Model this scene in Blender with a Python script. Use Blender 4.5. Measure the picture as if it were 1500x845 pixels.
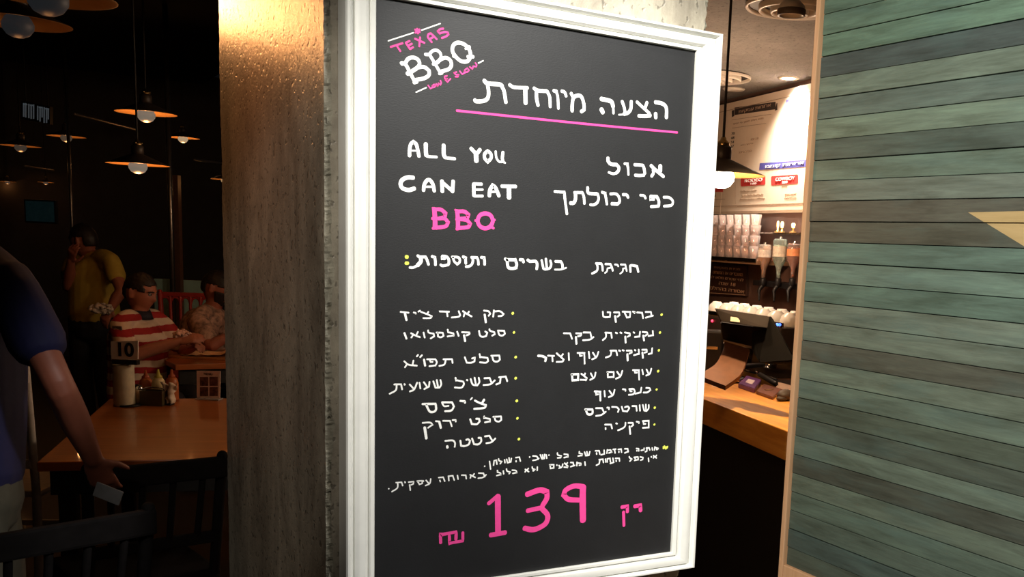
import bpy, bmesh, math, random
from mathutils import Vector, Matrix, noise
random.seed(7)
S = bpy.context.scene
for o in list(bpy.data.objects): bpy.data.objects.remove(o)
COL = S.collection
PI = math.pi

# ------------------------------------------------------------------ camera
# world: X runs along the chalkboard, Y away along the plank wall, Z up
CAM = Vector((0, 0, 1.6))
FP, PX, PY = 1513.0, 960.0, 603.0                     # focal length and principal point in px of 1500x845
_a = Vector((2370, -131, 1513)).normalized(); AY = Vector((-982, -287, 1513)).normalized()
AX = (_a - AY * _a.dot(AY)).normalized(); AZ = AX.cross(AY)
def c2w(v): return Vector((AX.dot(v), AY.dot(v), AZ.dot(v)))
def ray(px, py): return c2w(Vector((px - PX, py - PY, FP)))
def at(px, py, d): return CAM + ray(px, py) * (d / FP)               # point at depth d along the view axis
def on(ax, val, px, py):                                             # point where the sight line meets a world plane
    r = ray(px, py); return CAM + r * ((val - CAM[ax]) / r[ax])
def onpl(p0, n, px, py):
    r = ray(px, py); return CAM + r * ((p0 - CAM).dot(n) / r.dot(n))
cd = bpy.data.cameras.new('camera'); cam = bpy.data.objects.new('camera', cd); COL.objects.link(cam)
cd.sensor_width = 36; cd.lens = FP / 1500 * 36; cd.shift_x = (750 - PX) / 1500; cd.shift_y = (PY - 422.5) / 1500
FWD = c2w(Vector((0, 0, 1))); FWD.z = 0; FWD.normalize(); RGT = Vector((FWD.y, -FWD.x, 0))
cx, cy, cz = c2w(Vector((1, 0, 0))), c2w(Vector((0, -1, 0))), c2w(Vector((0, 0, -1)))
mw = Matrix((cx, cy, cz)).transposed().to_4x4(); mw.translation = CAM
cam.matrix_world = mw; cd.clip_start = .05; S.camera = cam

# ------------------------------------------------------------------ world, light, exposure
S.view_settings.view_transform = 'Standard'; S.view_settings.look = 'None'
S.view_settings.exposure = 0; S.view_settings.gamma = 1; S.view_settings.use_curve_mapping = False
W = bpy.data.worlds.new('world'); S.world = W; W.use_nodes = True
W.node_tree.nodes['Background'].inputs[0].default_value = (.55, .6, .7, 1)
W.node_tree.nodes['Background'].inputs[1].default_value = .004
def spot(name, loc, tgt, power, color, angle, blend, radius):
    l = bpy.data.lights.new(name, 'SPOT'); l.energy = power; l.color = color
    l.spot_size = math.radians(angle); l.spot_blend = blend; l.shadow_soft_size = radius
    o = bpy.data.objects.new(name, l); COL.objects.link(o); o.location = loc
    o.rotation_euler = (Vector(tgt) - Vector(loc)).to_track_quat('-Z', 'Y').to_euler(); return o
def point(name, loc, power, color, radius):
    l = bpy.data.lights.new(name, 'POINT'); l.energy = power; l.color = color; l.shadow_soft_size = radius
    o = bpy.data.objects.new(name, l); COL.objects.link(o); o.location = loc; return o
spot('sign_spot_light', (1.40, .3, 3.1), (1.13, 2.19, 1.47), 300, (1, .98, .93), 35, .2, .14)
spot('column_top_spot_light', (1.25, 1.55, 3.2), (1.2, 2.2, 2.25), 26, (1, .93, .78), 70, .8, .08)
spot('column_hotspot_helper', (.39, 4.2, 2.40), (.6, 2.75, 1.65), 30, (1, .43, .15), 74, .9, .06)  # added spot without a fixture, makes the warm hot spot on the column side
spot('column_warm_fill', (-.2, 3.0, 2.7), (.6, 2.78, 2.02), 12, (1, .36, .15), 52, 1, .1)  # second added spot, spreads warm tone over the upper column side
spot('column_fill_light', (-.6, .2, 2.9), (.62, 2.55, 1.35), 90, (1, .90, .76), 25, .6, .15)  # added unseen fill that lifts the lower left face of the column
spot('counter_spot_light', (2.62, 2.95, 2.58), (2.60, 3.1, .95), 190, (1, .72, .38), 60, .8, .05)
point('hidden_warm_fill', (1.72, 3.0, 1.85), 3.6, (1, .52, .24), .08)  # added point hidden behind the column, gives the planks a warm glow
spot('plank_wall_spot_light', (-.8, .4, 2.9), (2.15, 1.95, 1.45), 560, (1, .95, .84), 44, .5, .15)
point('bar_room_fill', (3.15, 4.5, 1.95), 40, (1, .68, .44), .15)  # unseen fill without a fitting, lowered to keep a hot spot off the ceiling

# ------------------------------------------------------------------ materials
def nt(name):
    m = bpy.data.materials.new(name); m.use_nodes = True; t = m.node_tree
    return m, t, t.nodes['Principled BSDF']
def N(t, kind, **kw):
    n = t.nodes.new('ShaderNode' + kind)
    for k, v in kw.items(): setattr(n, k, v)
    return n
def noise_tex(t, scale, detail=4, rough=.6, stretch=(1, 1, 1), coord='Object', dist=0):
    tc = N(t, 'TexCoord'); mp = N(t, 'Mapping'); mp.inputs['Scale'].default_value = stretch
    t.links.new(tc.outputs[coord], mp.inputs[0]); n = N(t, 'TexNoise'); n.inputs['Scale'].default_value = scale
    n.inputs['Detail'].default_value = detail; n.inputs['Roughness'].default_value = rough; n.inputs['Distortion'].default_value = dist
    t.links.new(mp.outputs[0], n.inputs['Vector']); return n
def ramp(t, src, stops):
    r = N(t, 'ValToRGB'); e = r.color_ramp.elements
    while len(e) < len(stops): e.new(.5)
    for i, (p, c) in enumerate(stops):
        e[i].position = p; e[i].color = (*c, 1) if not isinstance(c, (int, float)) else (c, c, c, 1)
    t.links.new(src, r.inputs[0]); return r
def bump(t, src, b, strength=.3, dist=.01):
    n = N(t, 'Bump'); n.inputs['Strength'].default_value = strength; n.inputs['Distance'].default_value = dist
    t.links.new(src, n.inputs['Height']); t.links.new(n.outputs[0], b.inputs['Normal'])
def mat(name, col, rough=.5, metal=0, emit=None, es=1, var=.12, vscale=30, trans=0, coat=0, ior=1.45, bmp=0, stretch=(1, 1, 1)):
    """one-colour material with a faint procedural mottling"""
    m, t, b = nt(name)
    b.inputs['Roughness'].default_value = rough; b.inputs['Metallic'].default_value = metal
    b.inputs['Transmission Weight'].default_value = trans; b.inputs['Coat Weight'].default_value = coat; b.inputs['IOR'].default_value = ior
    n = noise_tex(t, vscale, stretch=stretch)
    lo = tuple(c * (1 - var) for c in col); hi = tuple(min(1, c * (1 + var)) for c in col)
    r = ramp(t, n.outputs[0], [(.3, lo), (.7, hi)]); t.links.new(r.outputs[0], b.inputs['Base Color'])
    if bmp: bump(t, n.outputs[0], b, bmp, .004)
    if emit:
        b.inputs['Emission Color'].default_value = (*emit, 1); b.inputs['Emission Strength'].default_value = es
    return m
def concrete(name, c0, c1, rough):
    m, t, b = nt(name)
    n1 = noise_tex(t, 3.6, 8, .68, (1.6, 1.6, .7), dist=.6); n2 = noise_tex(t, 34, 6, .75); v = noise_tex(t, 60, 2, .5, (1, 1, .8))
    r1 = ramp(t, n1.outputs[0], [(.3, c0), (.7, c1)])
    pits = ramp(t, v.outputs[0], [(.32, .0), (.40, 1)])
    mx = N(t, 'MixRGB', blend_type='MULTIPLY'); mx.inputs[0].default_value = .45
    t.links.new(r1.outputs[0], mx.inputs[1]); t.links.new(pits.outputs[0], mx.inputs[2])
    mx2 = N(t, 'MixRGB', blend_type='OVERLAY'); mx2.inputs[0].default_value = .35
    t.links.new(mx.outputs[0], mx2.inputs[1]); t.links.new(n2.outputs[0], mx2.inputs[2])
    t.links.new(mx2.outputs[0], b.inputs['Base Color']); b.inputs['Roughness'].default_value = rough
    ad = N(t, 'Math', operation='ADD'); t.links.new(n2.outputs[0], ad.inputs[0]); t.links.new(pits.outputs[0], ad.inputs[1])
    bump(t, ad.outputs[0], b, .35, .006); return m
def wood(name, c0, c1, rough=.4, axis=0, scale=5, coat=.15):
    m, t, b = nt(name); st = [14, 14, 14]; st[axis] = 1
    n = noise_tex(t, scale, 6, .6, tuple(st), dist=.6)
    r = ramp(t, n.outputs[0], [(.3, c0), (.52, tuple((a + d) / 2 for a, d in zip(c0, c1))), (.7, c1)])
    t.links.new(r.outputs[0], b.inputs['Base Color']); b.inputs['Roughness'].default_value = rough; b.inputs['Coat Weight'].default_value = coat
    bump(t, n.outputs[0], b, .12, .003); return m

# ------------------------------------------------------------------ mesh helpers
def link(name, me, m, parent=None, smooth=False):
    o = bpy.data.objects.new(name, me); COL.objects.link(o)
    if m is not None:
        for x in (m if isinstance(m, (list, tuple)) else [m]): me.materials.append(x)
    if smooth:
        for p in me.polygons: p.use_smooth = True
    if parent is not None: o.parent = parent
    return o
class MB:
    def __init__(s): s.bm = bmesh.new()
    def box(s, lo, hi, bev=0, mi=0, M=None):
        lo, hi = Vector(lo), Vector(hi)
        r = bmesh.ops.create_cube(s.bm, size=1); vs = r['verts']
        for v in vs: v.co = Vector([(lo[i] + hi[i]) / 2 + v.co[i] * (hi[i] - lo[i]) for i in range(3)])
        fs = set(f for v in vs for f in v.link_faces)
        if bev:
            es = list(set(e for v in vs for e in v.link_edges))
            g = bmesh.ops.bevel(s.bm, geom=es, offset=bev, segments=2, affect='EDGES', profile=.6)
            vs = list(set(v for f in g['faces'] for v in f.verts) | set(v for v in vs if v.is_valid))
            fs = set(f for v in vs for f in v.link_faces)
        for f in fs: f.material_index = mi
        if M is not None:
            for v in vs: v.co = M @ v.co
        return s
    def poly(s, pts, mi=0):
        f = s.bm.faces.new([s.bm.verts.new(p) for p in pts]); f.material_index = mi; return f
    def prism(s, pts, ext, mi=0):
        """polygon pts (3-D) extruded along ext"""
        ext = Vector(ext); a = [s.bm.verts.new(p) for p in pts]; b = [s.bm.verts.new(Vector(p) + ext) for p in pts]
        n = len(a); fs = [s.bm.faces.new(a[::-1]), s.bm.faces.new(b)]
        for i in range(n): fs.append(s.bm.faces.new((a[i], a[(i + 1) % n], b[(i + 1) % n], b[i])))
        for f in fs: f.material_index = mi
        return s
    def lathe(s, prof, c=(0, 0, 0), seg=24, mi=0, M=None, close=True):
        c = Vector(c); rings = []
        for r, z in prof:
            ring = []
            for k in range(seg if r > 1e-6 else 1):
                a = 2 * PI * k / seg; p = c + Vector((r * math.cos(a), r * math.sin(a), z))
                ring.append(s.bm.verts.new(M @ p if M is not None else p))
            rings.append(ring)
        for A, B in zip(rings, rings[1:]):
            for k in range(seg):
                a0, a1 = A[k % len(A)], A[(k + 1) % len(A)]; b0, b1 = B[k % len(B)], B[(k + 1) % len(B)]
                vs = []
                for v in (a0, a1, b1, b0):
                    if v not in vs: vs.append(v)
                if len(vs) > 2: s.bm.faces.new(vs).material_index = mi
        if close:
            for R in (rings[0], rings[-1]):
                if len(R) > 2: s.bm.faces.new(R).material_index = mi
        return s
    def tube(s, pts, rad, seg=12, side=None, mi=0, cap=True, smooth_path=0):
        """swept tube; rad: number, list of numbers or list of (a, b) half-axes, a along `side`"""
        pts = [Vector(p) for p in pts]
        if not isinstance(rad, (list, tuple)): rad = [rad] * len(pts)
        rad = [(r, r) if isinstance(r, (int, float)) else r for r in rad]
        if smooth_path:
            np_, nr = [], []
            for i in range(len(pts) - 1):
                p0, p1, p2, p3 = pts[max(i - 1, 0)], pts[i], pts[i + 1], pts[min(i + 2, len(pts) - 1)]
                for k in range(smooth_path):
                    u = k / smooth_path
                    np_.append(.5 * (2 * p1 + (p2 - p0) * u + (2 * p0 - 5 * p1 + 4 * p2 - p3) * u * u + (3 * p1 - p0 - 3 * p2 + p3) * u ** 3))
                    w = u * u * (3 - 2 * u); nr.append(tuple(rad[i][j] * (1 - w) + rad[i + 1][j] * w for j in (0, 1)))
            np_.append(pts[-1]); nr.append(rad[-1]); pts, rad = np_, nr
        rings = []; prev = Vector(side) if side is not None else None
        n = len(pts)
        def ring(c, t, a, b):
            nonlocal prev
            if prev is None: prev = t.orthogonal()
            x = prev - t * prev.dot(t)
            if x.length < 1e-5: x = t.orthogonal()
            x.normalize(); y = t.cross(x)
            if side is None: prev = x
            return [s.bm.verts.new(c + x * (a * math.cos(2 * PI * k / seg)) + y * (b * math.sin(2 * PI * k / seg))) for k in range(seg)]
        for i in range(n):
            t = (pts[min(i + 1, n - 1)] - pts[max(i - 1, 0)]).normalized(); a, b = rad[i]
            if cap and i == 0:
                for q in (.9, .5): rings.append(ring(pts[0] - t * (min(a, b) * q), t, a * math.sqrt(1 - q * q), b * math.sqrt(1 - q * q)))
            rings.append(ring(pts[i], t, a, b))
            if cap and i == n - 1:
                for q in (.5, .9): rings.append(ring(pts[-1] + t * (min(a, b) * q), t, a * math.sqrt(1 - q * q), b * math.sqrt(1 - q * q)))
        for A, B in zip(rings, rings[1:]):
            for k in range(seg): s.bm.faces.new((A[k], A[(k + 1) % seg], B[(k + 1) % seg], B[k])).material_index = mi
        for R in (rings[0][::-1], rings[-1]): s.bm.faces.new(R).material_index = mi
        return s
    def ball(s, c, r, seg=16, M=None, mi=0):
        r = r if isinstance(r, (tuple, list)) else (r, r, r)
        g = bmesh.ops.create_uvsphere(s.bm, u_segments=seg, v_segments=max(6, seg * 3 // 4), radius=1)
        for v in g['verts']:
            p = Vector((v.co.x * r[0], v.co.y * r[1], v.co.z * r[2]))
            v.co = Vector(c) + ((M @ p) if M is not None else p)
        for f in set(f for v in g['verts'] for f in v.link_faces): f.material_index = mi
        return s
    def build(s, name, m, parent=None, smooth=False, fix=True):
        if fix: bmesh.ops.recalc_face_normals(s.bm, faces=s.bm.faces)
        me = bpy.data.meshes.new(name); s.bm.to_mesh(me); s.bm.free()
        return link(name, me, m, parent, smooth)
def auto(o, ang=40):
    for p in o.data.polygons: p.use_smooth = True
    bm = bmesh.new(); bm.from_mesh(o.data); lim = math.radians(ang)
    for e in bm.edges:
        if len(e.link_faces) == 2 and e.calc_face_angle(0) > lim: e.smooth = False
    bm.to_mesh(o.data); bm.free(); return o
def evaluated(o):
    """replace an object's mesh by its evaluated mesh (modifiers applied)"""
    dg = bpy.context.evaluated_depsgraph_get(); dg.update()
    me = bpy.data.meshes.new_from_object(o.evaluated_get(dg)); o.modifiers.clear(); o.data = me
    for p in me.polygons: p.use_smooth = True
    return o
def thing(name, label, cat, loc=(0, 0, 0), rz=0, group=None):
    o = bpy.data.objects.new(name, None); COL.objects.link(o); o.empty_display_size = .05
    o.location = loc; o.rotation_euler = (0, 0, rz); return tag(o, label, cat, group)
def tag(o, label, cat, group=None, kind=None):
    if label: o['label'] = label
    if cat: o['category'] = cat
    if group: o['group'] = group
    if kind: o['kind'] = kind
    return o
def struct(o): o['kind'] = 'structure'; return o
def copy_tree(o, parent=None):
    c = o.copy(); COL.objects.link(c)
    if parent is not None: c.parent = parent
    for ch in list(o.children): copy_tree(ch, c)
    return c
def crumple(o, k, s=18):
    """push a smooth blob into folds"""
    for v in o.data.vertices:
        c = v.co.copy(); n = v.normal.copy(); q = c * s
        v.co = c + n * k * (1.4 * noise.noise(q) + .8 * abs(noise.noise(q * 2.3)) - .6)
    return o
def text(name, s, height, m, parent, loc, rot=(PI / 2, 0, 0), align='CENTER', ext=.0006, sx=1, label=None, bold=0):
    cu = bpy.data.curves.new('t', 'FONT'); cu.body = s; cu.size = height; cu.align_x = align; cu.align_y = 'CENTER'; cu.extrude = ext; cu.offset = bold * height
    o = bpy.data.objects.new('t', cu); COL.objects.link(o)
    dg = bpy.context.evaluated_depsgraph_get(); dg.update()
    me = bpy.data.meshes.new_from_object(o.evaluated_get(dg)); bpy.data.objects.remove(o)
    me.materials.clear()
    q = link(name, me, m, parent); q.location = loc; q.rotation_euler = rot; q.scale = (sx, 1, 1)
    if label: q['label'] = label
    return q
# ------------------------------------------------------------------ structure
M_CONC = concrete('concrete', (.20, .175, .14), (.58, .53, .43), .36)
M_AGG = concrete('broken_concrete', (.19, .18, .14), (.54, .51, .41), .7)
YS = 2.1859                                          # plane of the black panel
CX0, CX1, CY0, CY1 = .598, 1.545, YS + .03, 3.36     # the column
def column():
    """rectangular concrete column whose corners are chipped and ragged"""
    b = MB(); nz = 620; H = 3.3
    base = [(CX0, CY0, 1, 1), (CX1, CY0, -1, 1), (CX1, CY1, -1, -1), (CX0, CY1, 1, -1)]
    rows = []
    for k in range(nz + 1):
        z = H * k / nz; row = []
        for j, (x, y, sx, sy) in enumerate(base):
            f = lambda a, s: noise.noise(Vector((a * 7.3 + j * 11, z * s, a)))
            ch = .012 + .010 * max(0, f(1, 9) + .3) + .012 * max(0, f(2, 33)) + .004 * f(11, 130) 
            c2 = .012 + .010 * max(0, f(3, 8) + .3) + .012 * max(0, f(4, 37)) + .004 * f(12, 140)
            mid = .003 + .008 * abs(f(5, 45)) + .005 * abs(f(6, 110)) + .003 * abs(f(7, 230))
            if j == 0: c2 *= .7; ch *= .7
            # the two chamfer verts on the faces and a ragged one between
            p_y = (x, y + sy * c2); p_x = (x + sx * ch, y); pm = (x + sx * mid, y + sy * (mid + .004 * f(8, 60)))
            pq = [p_y, pm, p_x] if j in (0, 2) else [p_x, pm, p_y]
            row += pq
        rows.append([b.bm.verts.new((p[0], p[1], z)) for p in row])
    n = len(rows[0])
    for A, B in zip(rows, rows[1:]):
        for i in range(n):
            f = b.bm.faces.new((A[i], A[(i + 1) % n], B[(i + 1) % n], B[i])); f.material_index = 1 if i % 3 != 2 else 0
    b.bm.faces.new(rows[0][::-1]); b.bm.faces.new(rows[-1])
    return b.build('trim_1', [M_CONC, M_AGG])
o = struct(column()); o.name = 'wall_column'

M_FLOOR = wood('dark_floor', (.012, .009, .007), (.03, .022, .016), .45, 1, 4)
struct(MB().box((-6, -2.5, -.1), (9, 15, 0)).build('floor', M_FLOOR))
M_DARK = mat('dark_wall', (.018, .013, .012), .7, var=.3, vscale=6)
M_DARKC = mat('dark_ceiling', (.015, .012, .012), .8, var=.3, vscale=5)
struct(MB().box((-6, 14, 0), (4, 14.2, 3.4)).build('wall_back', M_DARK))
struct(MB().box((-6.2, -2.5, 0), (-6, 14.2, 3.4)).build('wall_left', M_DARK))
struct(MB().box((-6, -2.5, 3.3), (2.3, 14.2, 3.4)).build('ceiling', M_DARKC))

# plank wall on the right
XW, YE = 2.155, 2.4951
def plank_mat():
    m, t, b = nt('painted_planks'); g = N(t, 'NewGeometry')
    n1 = noise_tex(t, 3.0, 6, .65, (6, 1.1, 9), dist=.4); n2 = noise_tex(t, 26, 4, .7, (3, .35, 7))
    n3 = noise_tex(t, 2.3, 3, .6, (1, 1.2, 6))
    base = N(t, 'VertexColor', layer_name='plank_colour')
    wash = ramp(t, n1.outputs[0], [(.34, (.16, .16, .12)), (.52, (.5, .5, .48)), (.72, (.80, .86, .80))])
    mx = N(t, 'MixRGB', blend_type='OVERLAY'); mx.inputs[0].default_value = .5
    t.links.new(base.outputs[0], mx.inputs[1]); t.links.new(wash.outputs[0], mx.inputs[2])
    fine = ramp(t, n2.outputs[0], [(.32, .36), (.6, .58)])
    mx2 = N(t, 'MixRGB', blend_type='OVERLAY'); mx2.inputs[0].default_value = .45
    t.links.new(mx.outputs[0], mx2.inputs[1]); t.links.new(fine.outputs[0], mx2.inputs[2])
    blue = ramp(t, n3.outputs[0], [(.52, (0, 0, 0)), (.72, (1, 1, 1))])
    mxb = N(t, 'MixRGB', blend_type='MIX'); sc = N(t, 'Math', operation='MULTIPLY'); sc.inputs[1].default_value = .3
    t.links.new(blue.outputs[0], sc.inputs[0]); t.links.new(sc.outputs[0], mxb.inputs[0])
    t.links.new(mx2.outputs[0], mxb.inputs[1]); mxb.inputs[2].default_value = (.095, .175, .165, 1)
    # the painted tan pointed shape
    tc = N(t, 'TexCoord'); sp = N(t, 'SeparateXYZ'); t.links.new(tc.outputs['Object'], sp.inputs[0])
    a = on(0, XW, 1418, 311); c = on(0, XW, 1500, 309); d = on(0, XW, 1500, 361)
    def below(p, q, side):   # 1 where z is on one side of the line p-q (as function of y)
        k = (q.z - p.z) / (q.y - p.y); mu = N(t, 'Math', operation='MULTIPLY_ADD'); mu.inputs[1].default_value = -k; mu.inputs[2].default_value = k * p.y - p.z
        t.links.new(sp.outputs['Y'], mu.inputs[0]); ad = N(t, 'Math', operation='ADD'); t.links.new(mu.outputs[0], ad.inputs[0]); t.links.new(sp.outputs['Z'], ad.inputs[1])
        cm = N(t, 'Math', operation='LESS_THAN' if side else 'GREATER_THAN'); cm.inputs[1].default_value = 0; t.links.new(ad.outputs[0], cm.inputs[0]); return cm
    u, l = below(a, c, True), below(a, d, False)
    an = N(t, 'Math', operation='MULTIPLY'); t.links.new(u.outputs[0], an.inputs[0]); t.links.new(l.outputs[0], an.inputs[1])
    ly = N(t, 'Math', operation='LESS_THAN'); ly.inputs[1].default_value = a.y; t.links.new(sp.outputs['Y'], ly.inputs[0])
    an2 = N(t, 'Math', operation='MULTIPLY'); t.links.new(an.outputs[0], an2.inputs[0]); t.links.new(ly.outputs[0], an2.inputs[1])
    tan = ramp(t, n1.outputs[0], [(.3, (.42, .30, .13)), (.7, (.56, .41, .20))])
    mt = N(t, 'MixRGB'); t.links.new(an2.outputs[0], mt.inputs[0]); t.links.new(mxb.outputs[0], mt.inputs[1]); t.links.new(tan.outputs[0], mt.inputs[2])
    t.links.new(mt.outputs[0], b.inputs['Base Color']); b.inputs['Roughness'].default_value = .55
    bump(t, n2.outputs[0], b, .25, .002); return m
PLANKS = [(86, 122, 102), (78, 118, 98), (84, 126, 104), (88, 132, 108), (66, 86, 86), (104, 130, 112), (90, 116, 106), (106, 136, 114), (76, 100, 90), (94, 126, 108), (106, 126, 112),
    (90, 92, 78), (86, 90, 74), (84, 122, 108), (96, 132, 116), (84, 122, 106), (106, 127, 109), (102, 122, 104), (86, 90, 75), (101, 122, 102), (92, 116, 98), (80, 98, 80), (76, 92, 78),
    (95, 119, 101), (72, 80, 67), (92, 113, 94), (81, 107, 91), (78, 101, 87), (64, 88, 82), (74, 90, 76)]      # paint of each plank, top to bottom
PITCH = .0614; random.seed(3); b = MB(); lay = b.bm.loops.layers.float_color.new('plank_colour')
lin = lambda c: (c / 255 / 12.92 if c < 10.3 else ((c / 255 + .055) / 1.055) ** 2.4)
for i in range(-24, 29):
    z = 1.7612 + (9 - i) * PITCH
    if z > 3.25: continue
    dx = random.uniform(0, .003); dz = random.uniform(-.0008, .0008); old = set(b.bm.faces)
    b.box((XW + dx, -2.0, z + .0013 + dz), (XW + .02, YE - random.uniform(0, .003), z + PITCH - .0010 + dz), .0012)
    k = i + 1; c = PLANKS[k] if 0 <= k < len(PLANKS) else PLANKS[(k * 7) % 29]
    for f in set(b.bm.faces) - old:
        for l in f.loops: l[lay] = (*(.95 * (.60 * lin(q) + .40 * lin(sum(c) / 3)) for q in c), 1)
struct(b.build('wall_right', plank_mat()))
struct(MB().box((XW + .0195, -2.0, 0), (XW + .1, YE + .03, 3.3)).build('wall_right_core', mat('wall_core', (.012, .012, .011), .9)))
M_TRIM = wood('pale_trim', (.56, .32, .17), (.68, .42, .25), .55, 2, 4, 0)
struct(MB().box((XW - .012, YE + .0015, 0), (XW + .1, on(0, XW - .012, 1169, 400).y, 3.3), .003).build('trim_2', M_TRIM))
struct(MB().box((XW - .010, -2.0, 0), (XW + .019, YE, 1.7612 - .0614 * 19), .003).build('baseboard_right', M_TRIM))

# ---- bar room shell; bar frame: local x to the right along the bar wall, local y into the wall
BU = Vector((.17, .98545, 0)).normalized(); BN = Vector((-BU.y, BU.x, 0))      # BU away along the wall, BN towards us
BA = Vector((4.1347, 4.8419, 0)); BROT = math.atan2(-BU.y, -BU.x)
def bw(px, py, off=0): return onpl(BA + BN * off, BN, px, py)
BM = Matrix.Rotation(BROT, 4, 'Z')
def bl(p, q):                      # vector p->q in bar-local axes
    return BM.to_3x3().transposed() @ (Vector(q) - Vector(p))
def barmb(b_, o):                  # move a mesh built in bar-local coordinates to world
    return b_
HB = 2.62
M_BARWALL = mat('bar_back_wall', (.12, .062, .044), .28, var=.3, vscale=8, coat=.3)
M_BCEIL = concrete('grey_ceiling', (.13, .118, .105), (.19, .172, .155), .85)
def inbar(lo, hi, m, name, bev=0):
    """box in bar-local axes with its origin at BA"""
    b_ = MB(); b_.box(lo, hi, bev); o_ = b_.build(name, m); o_.location = BA; o_.rotation_euler = (0, 0, BROT); return o_
struct(inbar((-4.5, 0, 0), (2.2, .15, HB), M_BARWALL, 'wall_bar'))
struct(inbar((-4.5, -3.2, HB), (2.2, .15, HB + .1), M_BCEIL, 'ceiling_bar'))
# ------------------------------------------------------------------ chalkboard sign
M_FRAME = mat('white_frame_paint', (.80, .80, .76), .38, var=.05, vscale=14, bmp=.05)
def board_mat():
    m, t, b = nt('blackboard'); n = noise_tex(t, 9, 6, .7, (1, 1, 1)); n2 = noise_tex(t, 160, 3, .6, (1, 1, 2.2))
    r = ramp(t, n.outputs[0], [(.3, (.0105, .0108, .0122)), (.7, (.0135, .0139, .0158))])
    t.links.new(r.outputs[0], b.inputs['Base Color']); b.inputs['Roughness'].default_value = .5
    b.inputs['Specular IOR Level'].default_value = .5
    bump(t, n2.outputs[0], b, .10, .002); return m
M_BOARD = board_mat()
M_WHITE = mat('white_chalk_paint', (.86, .87, .86), .6, var=.05, vscale=90)
M_PINK = mat('pink_chalk_paint', (.86, .065, .32), .6, var=.06, vscale=90)
M_YEL = mat('yellow_chalk_paint', (.72, .78, .12), .6, var=.06, vscale=90)
IX0, IX1, IZ0, IZ1 = .691, 1.486, .8064, 2.0782
sign = thing('chalkboard_sign', 'black chalkboard menu in a white moulded frame hung on the concrete column', 'sign', ((IX0 + IX1) / 2, YS, IZ0 - .05))
SO = Vector(sign.location)
WV, WH = .0675, .0475
prof = [(0, -.004), (0, .007), (.03, .010), (.15, .011), (.19, .009), (.20, .005), (.235, .005), (.25, .011), (.34, .016), (.50, .0185), (.62, .0185),
        (.685, .0175), (.70, .012), (.735, .011), (.76, .013), (.80, .021), (.86, .025), (.94, .025), (.985, .021), (1, .014), (1, -.0285)]
b = MB(); rings = []
for t_, h in prof:
    x0, x1, z0, z1 = IX0 - t_ * WV, IX1 + t_ * WV, IZ0 - t_ * WH, IZ1 + t_ * WH
    rings.append([b.bm.verts.new(Vector((x, YS - h, z)) - SO) for x, z in ((x0, z0), (x1, z0), (x1, z1), (x0, z1))])
for A, B in zip(rings, rings[1:] + rings[:1]):
    for k in range(4): b.bm.faces.new((A[k], A[(k + 1) % 4], B[(k + 1) % 4], B[k]))
auto(b.build('frame', M_FRAME, sign), 22)
board = MB().box(Vector((IX0 - .01, YS, IZ0 - .01)) - SO, Vector((IX1 + .01, YS + .012, IZ1 + .01)) - SO).build('board', M_BOARD, sign)

def catmull(pts, k=6):
    if len(pts) < 3: return pts
    out = []; n_ = len(pts); cl = (pts[0] - pts[-1]).length < 1e-6
    for i in range(n_ - 1):
        p0, p1, p2, p3 = pts[i - 1] if i else (pts[-2] if cl else pts[0]), pts[i], pts[i + 1], pts[i + 2] if i < n_ - 2 else (pts[1] if cl else pts[-1])
        c0 = (p1 - p0).length ** .5 + 1e-9; c1 = (p2 - p1).length ** .5 + 1e-9; c2 = (p3 - p2).length ** .5 + 1e-9
        m1 = (p2 - p0) * (c1 / (c0 + c1)) if i or cl else (p2 - p1); m2 = (p3 - p1) * (c1 / (c1 + c2)) if i < n_ - 2 or cl else (p2 - p1)
        # a sharp turn in the hand stays sharp
        def sharp(a, b_, c): 
            u, v = b_ - a, c - b_
            return u.length > 1e-9 and v.length > 1e-9 and u.angle(v) > 1.0
        if (i or cl) and sharp(p0, p1, p2): m1 = (p2 - p1) * .9
        if (i < n_ - 2 or cl) and sharp(p1, p2, p3): m2 = (p2 - p1) * .9
        for q in range(k):
            u = q / k; h = u * u * (3 - 2 * u)
            out.append(p1 * (2 * u ** 3 - 3 * u * u + 1) + m1 * (u ** 3 - 2 * u * u + u) + p2 * (-2 * u ** 3 + 3 * u * u) + m2 * (u ** 3 - u * u))
    return out + [pts[-1]]
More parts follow.
